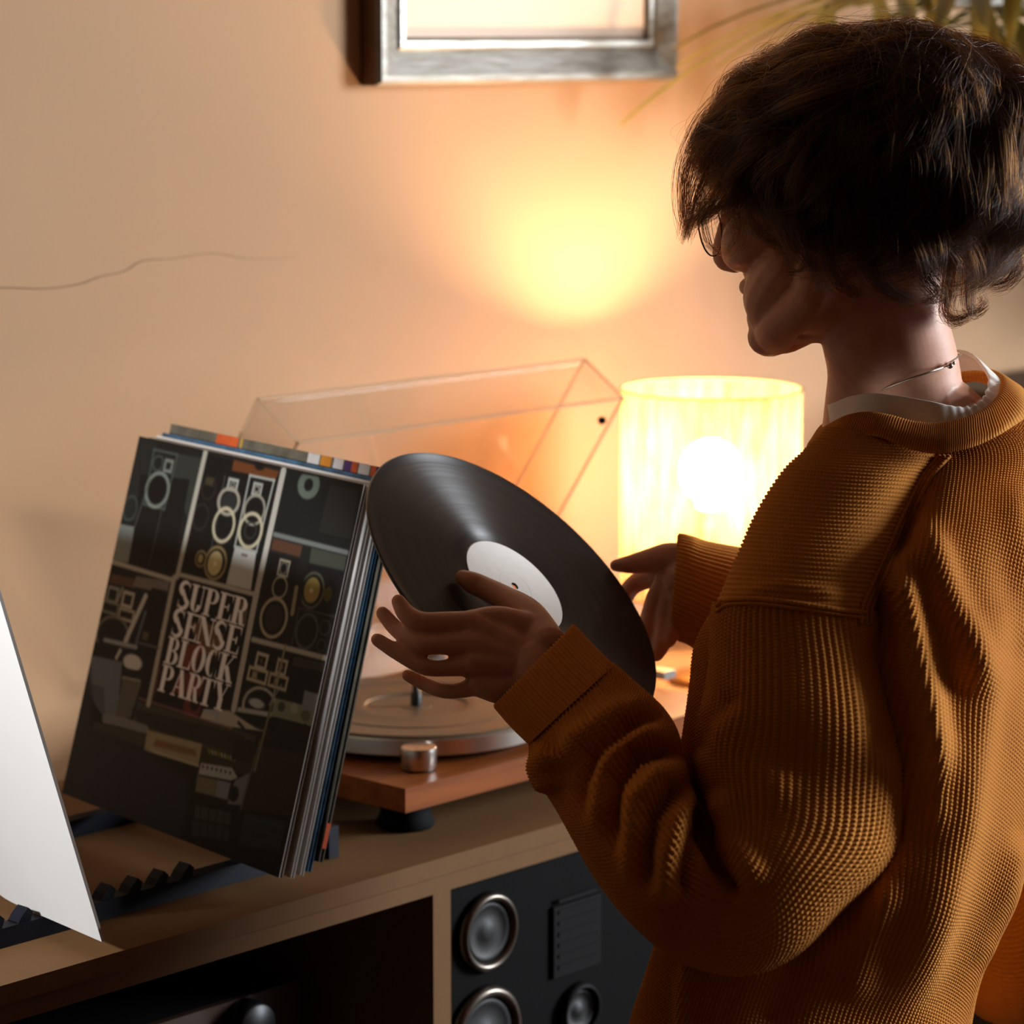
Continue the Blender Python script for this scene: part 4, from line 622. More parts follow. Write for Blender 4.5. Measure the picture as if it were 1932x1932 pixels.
# ------------------------------------------------------------------ the record being held
RC = CAM + np.array([1.79759, 1.65635, -.45888]); RN = np.array([.14444, -.67405, .72442]); RN /= np.linalg.norm(RN)
rec = bpy.data.objects.new('vinyl_record', None); link(rec); tag(rec, 'black vinyl record with a blank white label held up in both hands', 'record')
rec.matrix_basis = Matrix.Translation(RC) @ Vector(RN).to_track_quat('Z', 'Y').to_matrix().to_4x4(); rec_m = rec.matrix_basis.copy()
def rlathe(name, prof, mat, n=160, closed=False):
    o = lathe(name, prof, (0, 0, 0), (0, 0, 1), mat, None, n=n, closed=closed); o.parent = rec; return o
prof = [(.0037, .0009), (.050, .0009), (.0505, .0006), (.058, .0006), (.0585, .0008)]
r_ = .0585
for gap in (.075, .092, .105, .124, .140): prof += [(gap - .0006, .0008), (gap, .00076), (gap + .0006, .0008)]
prof += [(.1445, .0008), (.1465, .0013), (.1495, .0014), (.1505, .0006), (.1505, -.0006), (.1495, -.0014), (.1465, -.0013), (.145, -.0008), (.0505, -.0008), (.050, -.0009), (.0037, -.0009)]
vd = rlathe('disc', prof, M['vinyl'], 200, True)
for s_ in (1, -1):
    lb = rlathe('label', [(.0036, .00092 * s_), (.0036, .00112 * s_), (.0160, .00112 * s_), (.0163, .00102 * s_), (.0168, .00102 * s_), (.0171, .00112 * s_), (.0492, .00112 * s_), (.0498, .00092 * s_)], M['label'], 96)
    smooth_by_angle(lb, 15); lb.matrix_parent_inverse = Matrix.Identity(4)
smooth_by_angle(vd, 25)
def rec_pt(u, v, w): return np.array(rec_m @ Vector((u, v, w)))
# ------------------------------------------------------------------ the person
def proj(V):
    q = V - CAM; d = q @ Fc; return 966 + FPX * (q @ Rv) / d, 966 - FPX * (q @ Uc) / d
person = tag(empty('person', (1.93, 1.38, 0)), 'person in mustard knit sweater and glasses, dark tousled hair, both hands on a record', 'person')

# ---- head frame
BETA, DELTA = math.radians(32), math.radians(9)
HC = at(1590, 352, 2.38); gH = -Rv * math.cos(BETA) + Fh * math.sin(BETA)
h_f = gH * math.cos(DELTA) - Zv * math.sin(DELTA); h_u = gH * math.sin(DELTA) + Zv * math.cos(DELTA); h_l = np.cross(h_u, h_f)
HM = np.stack([h_l, h_f, h_u], 0)
def hp(x, y, z): return HC + np.array([x, y, z], float) @ HM     # x to the face's left, y forward, z up

def chain_mesh(bm, P, r, n=14, sub=6):
    """closed tapered tube through points P with radii r (round caps)"""
    P = np.asarray(P, float); r = np.asarray(r, float); k = len(P)
    if k > 2:
        m = (k - 1) * sub + 1; Q = catmull(np.column_stack([P, r]), m); P, r = Q[:, :3], Q[:, 3]
    else:
        t = np.linspace(0, 1, sub + 1)[:, None]; Q = np.column_stack([P, r]); Q = Q[0] * (1 - t) + Q[1] * t; P, r = Q[:, :3], Q[:, 3]
    T = np.gradient(P, axis=0); T /= np.linalg.norm(T, axis=1)[:, None]
    caps = [math.radians(a) for a in (75, 50, 25)]
    P = np.vstack([[P[0] - T[0] * r[0] * math.sin(a) for a in caps], P, [P[-1] + T[-1] * r[-1] * math.sin(a) for a in caps[::-1]]])
    r = np.concatenate([[r[0] * math.cos(a) for a in caps], r, [r[-1] * math.cos(a) for a in caps[::-1]]]); T = np.vstack([[T[0]] * 3, T, [T[-1]] * 3])
    u = frame_of(T[0])[0]; rows = []
    for p, t, q in zip(P, T, r):
        u = u - t * (u @ t); u /= np.linalg.norm(u); w = np.cross(t, u)
        rows.append([bm.verts.new(p + q * (math.cos(a) * u + math.sin(a) * w)) for a in np.linspace(0, 2 * np.pi, n, endpoint=False)])
    for a, b in zip(rows[:-1], rows[1:]):
        for j in range(n): bm.faces.new((a[j], a[(j + 1) % n], b[(j + 1) % n], b[j]))
    bm.faces.new(rows[0][::-1]); bm.faces.new(rows[-1])
def ellipsoid(bm, c, ax, M3, n=24):
    rows = []; top = bm.verts.new(c + M3[2] * ax[2]); bot = bm.verts.new(c - M3[2] * ax[2])
    for e in np.linspace(80, -80, 17):
        e = math.radians(e); rows.append([bm.verts.new(c + M3[0] * ax[0] * math.cos(e) * math.cos(a) + M3[1] * ax[1] * math.cos(e) * math.sin(a) + M3[2] * ax[2] * math.sin(e)) for a in np.linspace(0, 2 * np.pi, n, endpoint=False)])
    for a, b in zip(rows[:-1], rows[1:]):
        for j in range(n): bm.faces.new((a[j], b[j], b[(j + 1) % n], a[(j + 1) % n]))
    for j in range(n): bm.faces.new((top, rows[0][j], rows[0][(j + 1) % n])); bm.faces.new((bot, rows[-1][(j + 1) % n], rows[-1][j]))

bm = bmesh.new()
A3 = lambda L: [at(*p) for p in L]
# head
ellipsoid(bm, hp(0, -.012, .028), (.074, .094, .088), HM)
ellipsoid(bm, hp(0, .026, -.036), (.061, .070, .082), HM)
ellipsoid(bm, hp(0, .038, .03), (.062, .054, .06), HM)
ellipsoid(bm, hp(0, .026, -.066), (.060, .063, .052), HM)
for s in (1, -1):
    chain_mesh(bm, [hp(s * .056, -.004, -.045), hp(s * .054, .012, -.082), hp(s * .036, .052, -.101), hp(s * .010, .073, -.112)], [.020, .018, .018, .017])
    chain_mesh(bm, [hp(s * .058, .035, -.018), hp(s * .052, .062, -.030), hp(s * .036, .078, -.040)], [.020, .021, .018])
    chain_mesh(bm, [hp(s * .046, .030, -.055), hp(s * .034, .056, -.078), hp(s * .020, .066, -.098)], [.026, .025, .020])
    chain_mesh(bm, [hp(s * .012, .098, -.047), hp(s * .013, .090, -.046)], [.0085, .008])
    chain_mesh(bm, [hp(s * .012, .092, .022), hp(s * .03, .086, .025), hp(s * .048, .070, .018)], [.009, .009, .009])
    chain_mesh(bm, [hp(s * .032, .075, .004), hp(s * .032, .074, .002)], [.013, .012])
    chain_mesh(bm, [hp(s * .074, -.004, .012), hp(s * .082, -.016, .018), hp(s * .083, -.022, -.002), hp(s * .077, -.008, -.03), hp(s * .073, -.002, -.032)], [.006, .007, .006, .006, .006])
chain_mesh(bm, [hp(0, .090, .018), hp(0, .104, -.012), hp(0, .114, -.041), hp(0, .106, -.049)], [.0085, .0085, .0105, .009])
chain_mesh(bm, [hp(.022, .078, -.074), hp(.010, .091, -.070), hp(0, .094, -.071), hp(-.010, .091, -.070), hp(-.022, .078, -.074)], [.005, .0075, .007, .0075, .005])
chain_mesh(bm, [hp(.020, .078, -.079), hp(0, .092, -.085), hp(-.020, .078, -.079)], [.005, .0085, .005])
chain_mesh(bm, [hp(.012, .079, -.112), hp(0, .082, -.113), hp(-.012, .079, -.112)], [.016, .0165, .016])
chain_mesh(bm, [hp(.010, .078, -.097), hp(-.010, .078, -.097)], [.0165, .0165])
chain_mesh(bm, [hp(0, .06, -.100), hp(0, .02, -.096)], [.022, .028])
# neck, shoulders, trunk
chain_mesh(bm, A3([(1690, 860, 2.45), (1688, 770, 2.44), (1684, 690, 2.425), (1664, 600, 2.40), (1645, 480, 2.39)]), [.064, .058, .0535, .052, .055], 60)
chain_mesh(bm, A3([(1670, 835, 2.43), (1755, 805, 2.43), (1790, 850, 2.44)]), [.045, .045, .045])
chain_mesh(bm, A3([(1550, 1015, 2.34), (1630, 950, 2.40), (1740, 915, 2.47), (1840, 960, 2.51), (1910, 1010, 2.54)]), [.034, .034, .045, .034, .032])
chain_mesh(bm, A3([(1715, 900, 2.46), (1680, 1100, 2.46), (1650, 1400, 2.45), (1610, 1700, 2.45), (1560, 1950, 2.45)]), [.06, .065, .065, .06, .06])
# left arm and hand (back of the hand towards the viewer, palm under the record)
chain_mesh(bm, A3([(1550, 1015, 2.335), (1520, 1200, 2.275), (1510, 1580, 2.235), (1455, 1715, 2.228)]), [.034, .034, .032, .029])
chain_mesh(bm, A3([(1455, 1715, 2.228), (1310, 1690, 2.232), (1190, 1540, 2.262), (1090, 1370, 2.318), (1010, 1258, 2.347)]), [.029, .029, .028, .025, .023])
W_ = (1018, 1256, 2.348)
def finger(mcp, pts, r): chain_mesh(bm, A3([W_, mcp]), [.017, r[0] + .0012]); chain_mesh(bm, A3([mcp] + pts), r)
finger((892, 1178, 2.351), [(846, 1176, 2.3475), (797, 1175, 2.347), (769, 1160, 2.351), (752, 1135, 2.357)], [.0110, .0096, .0090, .0079, .0061])
finger((886, 1214, 2.344), [(836, 1216, 2.340), (790, 1214, 2.344), (749, 1187, 2.364), (722, 1157, 2.374)], [.0106, .0083, .0079, .0069, .0057])
finger((894, 1252, 2.340), [(846, 1260, 2.340), (802, 1258, 2.340), (752, 1232, 2.349), (712, 1207, 2.357)], [.0100, .0071, .0069, .0065, .0055])
finger((912, 1288, 2.344), [(870, 1302, 2.344), (836, 1303, 2.347), (802, 1291, 2.357), (769, 1274, 2.363)], [.0096, .0066, .0062, .0058, .0050])
chain_mesh(bm, A3([(1030, 1215, 2.35), (996, 1160, 2.38), (950, 1128, 2.405), (915, 1110, 2.419), (891, 1099, 2.4225), (874, 1090, 2.4265)]), [.0165, .0135, .0105, .0096, .0092, .0070], 16)
chain_mesh(bm, A3([(1005, 1190, 2.362), (940, 1172, 2.358), (893, 1174, 2.352)]), [.014, .0125, .0105])
chain_mesh(bm, A3([(1000, 1290, 2.345), (950, 1298, 2.343), (910, 1292, 2.342)]), [.015, .0135, .011])
# right arm and hand pinching the far rim
chain_mesh(bm, A3([(1910, 1010, 2.54), (1965, 1300, 2.59), (1965, 1620, 2.62), (1910, 1730, 2.628)]), [.034, .034, .032, .030])
chain_mesh(bm, A3([(1910, 1730, 2.628), (1800, 1640, 2.63), (1600, 1360, 2.622), (1380, 1135, 2.605), (1300, 1098, 2.598)]), [.030, .030, .032, .027, .024])
W2 = (1306, 1092, 2.600)
def finger2(mcp, pts, r): chain_mesh(bm, A3([W2, mcp]), [.018, r[0] + .001]); chain_mesh(bm, A3([mcp] + pts), r)
chain_mesh(bm, A3([(1300, 1062, 2.60), (1262, 1052, 2.604), (1216, 1060, 2.608), (1186, 1065, 2.611), (1162, 1067, 2.616)]), [.016, .0135, .0105, .0082, .0058])
finger2((1262, 1078, 2.612), [(1230, 1088, 2.626), (1204, 1098, 2.632), (1186, 1114, 2.630), (1180, 1130, 2.626)], [.0115, .010, .009, .0082, .007])
finger2((1262, 1098, 2.604), [(1242, 1128, 2.604), (1230, 1160, 2.602), (1220, 1188, 2.598), (1214, 1206, 2.594)], [.0120, .0108, .0098, .0092, .0076])
finger2((1272, 1112, 2.598), [(1260, 1150, 2.595), (1254, 1185, 2.592), (1246, 1215, 2.588), (1238, 1233, 2.586)], [.0115, .0102, .0095, .0088, .0074])
finger2((1282, 1126, 2.590), [(1276, 1160, 2.588), (1270, 1188, 2.586), (1262, 1208, 2.584)], [.0105, .009, .0082, .0066])
tmp = bpy.data.meshes.new('body_src'); bmesh.ops.recalc_face_normals(bm, faces=bm.faces); bm.to_mesh(tmp); bm.free()
ob = bpy.data.objects.new('body_src', tmp); COL.objects.link(ob)
rm = ob.modifiers.new('r', 'REMESH'); rm.mode = 'VOXEL'; rm.voxel_size = .0016; rm.use_smooth_shade = True
sm = ob.modifiers.new('s', 'SMOOTH'); sm.factor = .5; sm.iterations = 6
dm = ob.modifiers.new('d', 'DECIMATE'); dm.ratio = .42
bpy.context.view_layer.update()
me = bpy.data.meshes.new_from_object(ob.evaluated_get(bpy.context.evaluated_depsgraph_get()))
bpy.data.objects.remove(ob); bpy.data.meshes.remove(tmp)
me.name = 'body'; me.materials.clear(); me.materials.append(M['skin']); me.polygons.foreach_set('use_smooth', np.ones(len(me.polygons), bool))
body = link(bpy.data.objects.new('body', me), person)

# ---- knitwear: tubes laid through measured outlines, folded, then knitted stitch by stitch
def polydist(px, py, pl):
    pl = np.asarray(pl, float); best = np.full(px.shape, 1e9); sgn = np.zeros(px.shape); tt_ = np.zeros(px.shape)
    L = np.concatenate([[0], np.cumsum(np.hypot(*np.diff(pl, axis=0).T))]); L /= L[-1]
    for (a, b, l0, l1) in zip(pl[:-1], pl[1:], L[:-1], L[1:]):
        d = b - a; t = np.clip(((px - a[0]) * d[0] + (py - a[1]) * d[1]) / (d @ d), 0, 1)
        ex_, ey_ = px - a[0] - t * d[0], py - a[1] - t * d[1]; q = np.hypot(ex_, ey_); m = q < best
        best = np.where(m, q, best); sgn = np.where(m, np.sign(d[0] * ey_ - d[1] * ex_), sgn); tt_ = np.where(m, l0 + (l1 - l0) * t, tt_)
    return best * np.where(sgn == 0, 1, sgn), tt_
def normals(V):
    du = np.gradient(V, axis=1); dv = np.gradient(V, axis=0); n = np.cross(du, dv); return n / (np.linalg.norm(n, axis=2)[..., None] + 1e-12)
def knit_sheet(name, rings, mat, parent, pitch=.0045, stitch=.0030, amp=.0027, folds=(), mode='along', per_rib=4.6, per_st=3.4, lo=-12, hi=192, wob=.0, fold_gain=1.0):
    """rings: (ax, ay, bx, by, distance, half depth, forward tilt) from one end of the garment to the other"""
    R_ = np.array([list(r) + [0.0] * (8 - len(r)) for r in rings], float); fine = catmull(R_, 400)
    A = np.array([at(r[0], r[1], r[4]) for r in fine]); B = np.array([at(r[2], r[3], r[4]) for r in fine]); C = (A + B) / 2
    dep = C - CAM; dep /= np.linalg.norm(dep, axis=1)[:, None]
    Nn = C - dep * fine[:, 5:6] - Zv * fine[:, 6:7]
    s = np.concatenate([[0], np.cumsum(np.linalg.norm(np.diff(Nn, axis=0), axis=1))]); Lv = s[-1]
    HA = (A - B) / 2 - Fh * fine[:, 7:8]; HD = -dep * fine[:, 5:6] - Zv * fine[:, 6:7]
    mid = fine[200]; a_, b_ = np.linalg.norm(HA[200]), fine[200, 5]
    f0, f1 = math.radians(lo), math.radians(hi)
    ph = np.linspace(0, 2 * np.pi, 721); ds = np.hypot(a_ * np.sin(ph), b_ * np.cos(ph)); cum = np.concatenate([[0], np.cumsum((ds[1:] + ds[:-1]) / 2 * (ph[1] - ph[0]))])
    arc = lambda f: np.interp(f % (2 * np.pi), ph, cum) + np.floor(f / (2 * np.pi)) * cum[-1]
    La = arc(f1) - arc(f0)
    if mode == 'along': nu = int(La / pitch * per_rib); nv = int(Lv / stitch * per_st)
    else: nu = int(La / stitch * per_st); nv = int(Lv / pitch * per_rib)
    inv = np.linspace(arc(f0), arc(f1), nu); tab_f = np.linspace(f0, f1, 800); fd = np.interp(inv, arc(tab_f), tab_f)
    fb = np.linspace(f1, f0 + 2 * np.pi, 30)[1:]; F = np.concatenate([fd, fb])
    vi = np.interp(np.linspace(0, Lv, nv), s, np.arange(400)); i0 = np.minimum(vi.astype(int), 398); w = (vi - i0)[:, None]
    g = lambda X: X[i0] * (1 - w) + X[i0 + 1] * w
    Cc, Ha, Hd = g(C), g(HA), g(HD)
    V = Cc[:, None] + np.cos(F)[None, :, None] * Ha[:, None] + np.sin(F)[None, :, None] * Hd[:, None]
    N_ = normals(V)
    out = np.sign(np.sum(N_ * (V - Cc[:, None]), 2).mean()); N_ *= out
    sv = np.linspace(0, Lv, nv)[:, None]; su = (arc(F))[None, :]
    if wob:
        h = wob * (np.sin(sv * 31 + su * 17) * np.sin(su * 23 - sv * 11) + .6 * np.sin(sv * 63 - su * 41 + 1.3)); V = V + N_ * h[..., None]
    front = np.clip((np.sum(N_ * (CAM - V), 2) / np.linalg.norm(CAM - V, axis=2)) * 3 + .25, 0, 1)
    for pl, wid, am, asym in folds:
        am = am * fold_gain
        px, py = proj(V); d, t = polydist(px, py, pl); ta = np.clip(np.minimum(t, 1 - t) / .22, 0, 1); ta = ta * ta * (3 - 2 * ta)
        wd2 = np.where(d > 0, wid * asym, wid) if asym > 0 else np.where(d < 0, wid * -asym, wid)
        dr = N_ - .9 * (V - CAM) / np.linalg.norm(V - CAM, axis=2)[..., None]; dr /= np.linalg.norm(dr, axis=2)[..., None]
        V = V + dr * (am * ta * front * np.exp(-(d / wd2) ** 2))[..., None]
    if folds or wob: N_ = normals(V) * out
    if mode == 'along': S_, T_ = su / pitch + 0 * sv, sv / stitch + 0 * su
    elif mode == 'around': S_, T_ = sv / pitch + 0 * su, su / stitch + 0 * sv
    fs = (S_ - np.floor(S_)) - .5; ridge = np.cos(np.pi * fs) ** 1.05
    kn = .5 + .5 * np.cos(2 * np.pi * (T_ + .55 * np.abs(fs) * 2 + .5 * (np.floor(S_) % 2)))
    h = amp * (ridge * (.36 + .64 * kn))
    if amp_plain.get(mat.name): h = amp * ridge * (.9 + .1 * kn)
    isd = np.concatenate([np.ones(len(fd)), np.zeros(len(fb))])[None, :]
    V = V + N_ * (h * isd)[..., None]
    k1, k2 = V.shape[:2]; i = np.arange(k1 - 1)[:, None]; j = np.arange(k2)[None]; j2 = (j + 1) % k2
    q = np.stack(np.broadcast_arrays(i * k2 + j, i * k2 + j2, (i + 1) * k2 + j2, (i + 1) * k2 + j), -1).reshape(-1, 4)
    if out < 0: q = q[:, ::-1]
    return mesh_np(name, V.reshape(-1, 3), q, mat, parent)
amp_plain = {'mustard_rib_knit': True}

torso_rings = [(1521, 852, 1950, 772, 2.43, 0.088, 0.01, 0.0), (1486, 885, 1996, 812, 2.425, 0.112, 0.014, 0.02), (1445, 950, 2010, 880, 2.41, 0.135, 0.016, 0.045), (1400, 1040, 2010, 1000, 2.385, 0.15, 0.012, 0.06), (1315, 1160, 2000, 1150, 2.385, 0.158, 0.006, 0.07), (1292, 1255, 1995, 1290, 2.375, 0.16, 0, 0.07), (1278, 1390, 1985, 1440, 2.365, 0.16, 0, 0.07), (1270, 1540, 1968, 1600, 2.365, 0.158, 0, 0.07), (1246, 1690, 1942, 1730, 2.365, 0.155, 0, 0.07), (1212, 1800, 1898, 1835, 2.39, 0.15, 0, 0.07), (1180, 1900, 1862, 1925, 2.41, 0.15, 0, 0.07), (1150, 2010, 1850, 2030, 2.42, 0.15, 0, 0.07), (1150, 2140, 1850, 2150, 2.42, 0.148, 0, 0.07)]
torso_folds = [([(1775, 850), (1700, 980), (1645, 1100), (1638, 1250), (1660, 1400), (1655, 1560), (1580, 1720), (1440, 1860)], 34, -.075, 9),
    ([(1668, 1000), (1690, 1110), (1715, 1210), (1738, 1320), (1745, 1420), (1744, 1500)], 32, .016, .8),
    ([(1735, 960), (1762, 1060), (1785, 1150), (1815, 1250), (1825, 1330)], 32, .013, .8),
    ([(1830, 1000), (1848, 1150), (1842, 1280), (1818, 1420), (1798, 1560), (1762, 1700), (1708, 1870), (1680, 1990)], 50, .022, 1.2),
    ([(1725, 1250), (1765, 1450), (1760, 1600)], 26, .007, .8),
    ([(1905, 900), (1930, 1050), (1925, 1250)], 36, .008, .8),
    ([(1680, 1640), (1640, 1760), (1600, 1900)], 34, .007, .8), ([(1560, 1780), (1480, 1860), (1440, 1960)], 40, -.006, 1),
    ([(1300, 1800), (1290, 1870), (1285, 1960)], 22, .008, .6), ([(1930, 1560), (1900, 1700), (1850, 1840)], 34, .008, .8)]
sweater = knit_sheet('sweater', torso_rings, M['knit'], person, folds=torso_folds, wob=.0012, lo=-14, hi=188, per_rib=5.0, per_st=3.4)
tag(sweater, 'chunky mustard rib knit sweater')
yoke = knit_sheet('shoulder_panel', [(1562, 806, 1760, 820, 2.372, 0.036, 0.0), (1548, 822, 1772, 836, 2.364, 0.04, 0.0), (1520, 850, 1782, 862, 2.352, 0.046, 0.0), (1478, 890, 1742, 906, 2.336, 0.052, 0), (1428, 968, 1704, 985, 2.316, 0.058, 0), (1390, 1055, 1674, 1075, 2.294, 0.066, 0), (1352, 1142, 1658, 1156, 2.28, 0.07, 0)], M['knit'], sweater, mode='around', pitch=.0044, amp=.0018, folds=[([(1380, 1120), (1480, 1105), (1600, 1125)], 14, .003, 1)])
sleeve_rings = [(1350, 1136, 1660, 1152, 2.281, 0.068, 0), (1346, 1165, 1666, 1190, 2.278, 0.068, 0), (1340, 1240, 1686, 1270, 2.27, 0.07, 0), (1328, 1330, 1704, 1390, 2.257, 0.072, 0), (1312, 1415, 1706, 1510, 2.258, 0.073, 0), (1322, 1480, 1682, 1622, 2.248, 0.073, 0), (1352, 1535, 1590, 1712, 2.234, 0.072, 0), (1362, 1568, 1500, 1800, 2.23, 0.071, 0), (1345, 1580, 1400, 1842, 2.238, 0.07, 0), (1325, 1560, 1290, 1818, 2.234, 0.07, 0), (1308, 1510, 1205, 1748, 2.228, 0.069, 0), (1296, 1455, 1130, 1655, 2.24, 0.066, 0), (1280, 1392, 1082, 1580, 2.256, 0.061, 0), (1248, 1342, 1052, 1520, 2.28, 0.056, 0), (1205, 1300, 1016, 1458, 2.3, 0.05, 0), (1165, 1266, 1002, 1402, 2.318, 0.038, 0), (1150, 1255, 996, 1392, 2.323, 0.0355, 0)]
sl_folds = [
    ([(1262, 1350), (1188, 1376), (1124, 1430), (1110, 1490), (1108, 1560)], 15, -.010, 1), ([(1235, 1325), (1160, 1345), (1085, 1395), (1062, 1450)], 22, .006, 1),
    ([(1305, 1435), (1258, 1418), (1199, 1428), (1166, 1474), (1160, 1540), (1176, 1620)], 16, -.013, 1), ([(1275, 1390), (1220, 1392), (1160, 1430), (1136, 1490), (1134, 1580)], 20, .009, 1),
    ([(1316, 1468), (1268, 1492), (1231, 1543), (1224, 1607), (1231, 1690)], 15, -.012, 1), ([(1300, 1450), (1240, 1466), (1200, 1510), (1192, 1590), (1200, 1680)], 20, .009, 1),
    ([(1324, 1532), (1306, 1580), (1293, 1634), (1284, 1700)], 14, -.010, 1), ([(1318, 1500), (1278, 1545), (1256, 1620), (1252, 1720)], 19, .008, 1),
    ([(1316, 1500), (1326, 1580), (1358, 1639), (1400, 1700)], 13, -.016, 1), ([(1350, 1480), (1380, 1580), (1440, 1680)], 26, .008, 1),
    ([(1330, 1300), (1400, 1420), (1500, 1520)], 40, .006, 1), ([(1640, 1180), (1668, 1320), (1672, 1450)], 30, -.006, 1), ([(1305, 1440), (1330, 1360), (1400, 1300)], 22, -.006, 1),
    ([(1050, 1410), (1022, 1450), (1030, 1500)], 26, .010, 1)]
sleeve = knit_sheet('sleeve', sleeve_rings, M['knit'], sweater, folds=sl_folds, wob=.0012, fold_gain=1.3)
cuff = knit_sheet('cuff', [(1158, 1262, 1000, 1398, 2.314, .034, 0, -.008), (1120, 1226, 966, 1364, 2.328, .031, 0, -.009), (1086, 1190, 937, 1330, 2.343, .029, 0, -.010), (1082, 1187, 935, 1327, 2.3445, .027, 0, -.010), (1083, 1192, 942, 1326, 2.342, .025, 0, -.010)], M['rib'], sweater, pitch=.0034, amp=.0018, per_st=2, stitch=.003)
sleeve2 = knit_sheet('sleeve', [(1395, 1040, 1362, 1250, 2.607, .048, 0), (1440, 1050, 1400, 1296, 2.61, .052, 0), (1560, 1150, 1500, 1420, 2.62, .06, 0), (1710, 1320, 1630, 1610, 2.625, .064, 0), (1810, 1460, 1740, 1790, 2.63, .068, 0), (1860, 1530, 1860, 1920, 2.632, .07, 0), (1880, 1540, 1985, 1915, 2.63, .07, 0), (1885, 1500, 2065, 1780, 2.62, .07, 0), (1878, 1400, 2080, 1550, 2.605, .07, 0), (1856, 1200, 2060, 1240, 2.575, .072, 0), (1830, 1000, 2020, 1000, 2.535, .074, .01), (1795, 880, 1955, 870, 2.495, .062, .01)], M['knit'], sweater, per_rib=3, per_st=1.6)
cuff2 = knit_sheet('cuff', [(1410, 1038, 1372, 1268, 2.607, .056, 0), (1334, 1024, 1306, 1218, 2.604, .046, 0), (1305, 1014, 1280, 1206, 2.602, .040, 0), (1283, 1009, 1266, 1196, 2.604, .038, 0), (1282, 1013, 1268, 1190, 2.604, .035, 0)], M['rib'], sweater, pitch=.0042, amp=.0018, per_st=2, stitch=.003)

# seams: yarn ridges lying on the knit, found by looking along measured lines
bpy.context.view_layer.update()
def on_knit(x, y, lift=.0012):
    best = None; d = ray(x, y); d = d / np.linalg.norm(d)
    for o in (sweater, yoke, sleeve):
        ok, p, n, _ = o.ray_cast(Vector(CAM), Vector(d))
        if ok:
            q = np.linalg.norm(np.array(p) - CAM)
            if best is None or q < best: best = q
    return CAM + d * (best - lift)
def seam(L, dx=0.0, r=.0019):
    P_ = np.array([on_knit(x + dx, y) for x, y in catmull(np.array(L, float), 70)])
    dd = np.linalg.norm(P_ - CAM, axis=1); u = (P_ - CAM) / dd[:, None]
    for _ in range(6): dd[1:-1] = .5 * dd[1:-1] + .25 * (dd[:-2] + dd[2:])
    t_ = np.linspace(0, 1, 420); P2 = catmull(CAM + u * dd[:, None], 420)
    wob_ = .0006 * np.sin(t_ * 2 * np.pi * 95); P2 = P2 - ray(1600, 1000) * wob_[:, None]
    return tube('seam', P2, r, M['knit'], sweater, n=8)
AH = [(1784, 862), (1748, 905), (1708, 985), (1670, 1075), (1640, 1140), (1636, 1175)]
for dx in (-12, -3, 6): seam(AH, dx, .0020)
seam([(1354, 1142), (1372, 1132), (1430, 1130), (1500, 1138), (1570, 1148), (1634, 1156)], 0, .0021)
seam([(1352, 1154), (1374, 1141), (1430, 1139), (1500, 1147), (1570, 1157), (1632, 1166)], 0, .0013)

# ---- neckband and the white shirt collar under it: closed bands between measured loops
def band(name, loops, mat, parent, n=900, m=14, pitch=None, amp=0.0, bulge=0.0, wav=None):
    Ls = [catmull(np.array([at(*p) for p in lp]), n, True) for lp in loops]
    K = np.array(Ls); k = len(K); E = catmull(K.reshape(k, -1), m).reshape(m, n, 3)
    c = E.mean((0, 1)); du = np.roll(E, -1, 1) - np.roll(E, 1, 1); dv = np.gradient(E, axis=0); N_ = np.cross(du, dv); N_ /= np.linalg.norm(N_, axis=2)[..., None] + 1e-12
    if np.sum(N_ * (E - c)) < 0: N_ = -N_
    t = np.linspace(0, 1, m)[:, None]; h = bulge * np.sin(np.pi * t) + 0 * np.arange(n)[None]
    if pitch:
        s = np.concatenate([[0], np.cumsum(np.linalg.norm(np.diff(E[m // 2], axis=0), axis=1))]); cnt = round(s[-1] / pitch); fs = (np.arange(n) / n * cnt) % 1 - .5
        h = h + amp * (np.cos(np.pi * fs) ** .6)[None] * np.clip(np.minimum(t, 1 - t) * 8, .25, 1)
    if wav is not None: h = h + wav(np.arange(n)[None] / n, t)
    V = (E + N_ * h[..., None]).reshape(-1, 3)
    i = np.arange(m - 1)[:, None]; j = np.arange(n)[None]; j2 = (j + 1) % n
    return mesh_np(name, V, np.stack(np.broadcast_arrays(i * n + j, i * n + j2, (i + 1) * n + j2, (i + 1) * n + j), -1).reshape(-1, 4), mat, parent)
nb_bot = [(1521, 852, 2.425), (1565, 832, 2.362), (1620, 822, 2.336), (1662, 826, 2.320), (1711, 846, 2.312), (1760, 856, 2.308), (1800, 852, 2.310), (1845, 840, 2.318), (1900, 812, 2.340), (1945, 775, 2.39), (1930, 735, 2.47), (1850, 720, 2.54), (1720, 745, 2.57), (1600, 790, 2.55), (1535, 835, 2.49)]
nb_top = [(1549, 812, 2.425), (1593, 789, 2.372), (1634, 781, 2.348), (1675, 786, 2.334), (1725, 799, 2.326), (1765, 802, 2.324), (1800, 797, 2.326), (1841, 785, 2.334), (1876, 763, 2.356), (1897, 733, 2.40), (1884, 706, 2.465), (1820, 692, 2.52), (1715, 710, 2.545), (1620, 752, 2.53), (1562, 795, 2.48)]
mid_ = [tuple(np.array(a) * .5 + np.array(b) * .5 - np.array((0, 0, .006))) for a, b in zip(nb_top, nb_bot)]
inn = [(x + (1722 - x) * .05, y + 8, d - (d - 2.435) * .05) for x, y, d in nb_top]
inn2 = [(x + (1722 - x) * .05, y + 26, d - (d - 2.435) * .05) for x, y, d in nb_top]
band('neckband', [inn2, inn, nb_top, mid_, nb_bot], M['rib'], sweater, n=1500, m=26, pitch=.0040, amp=.0019)
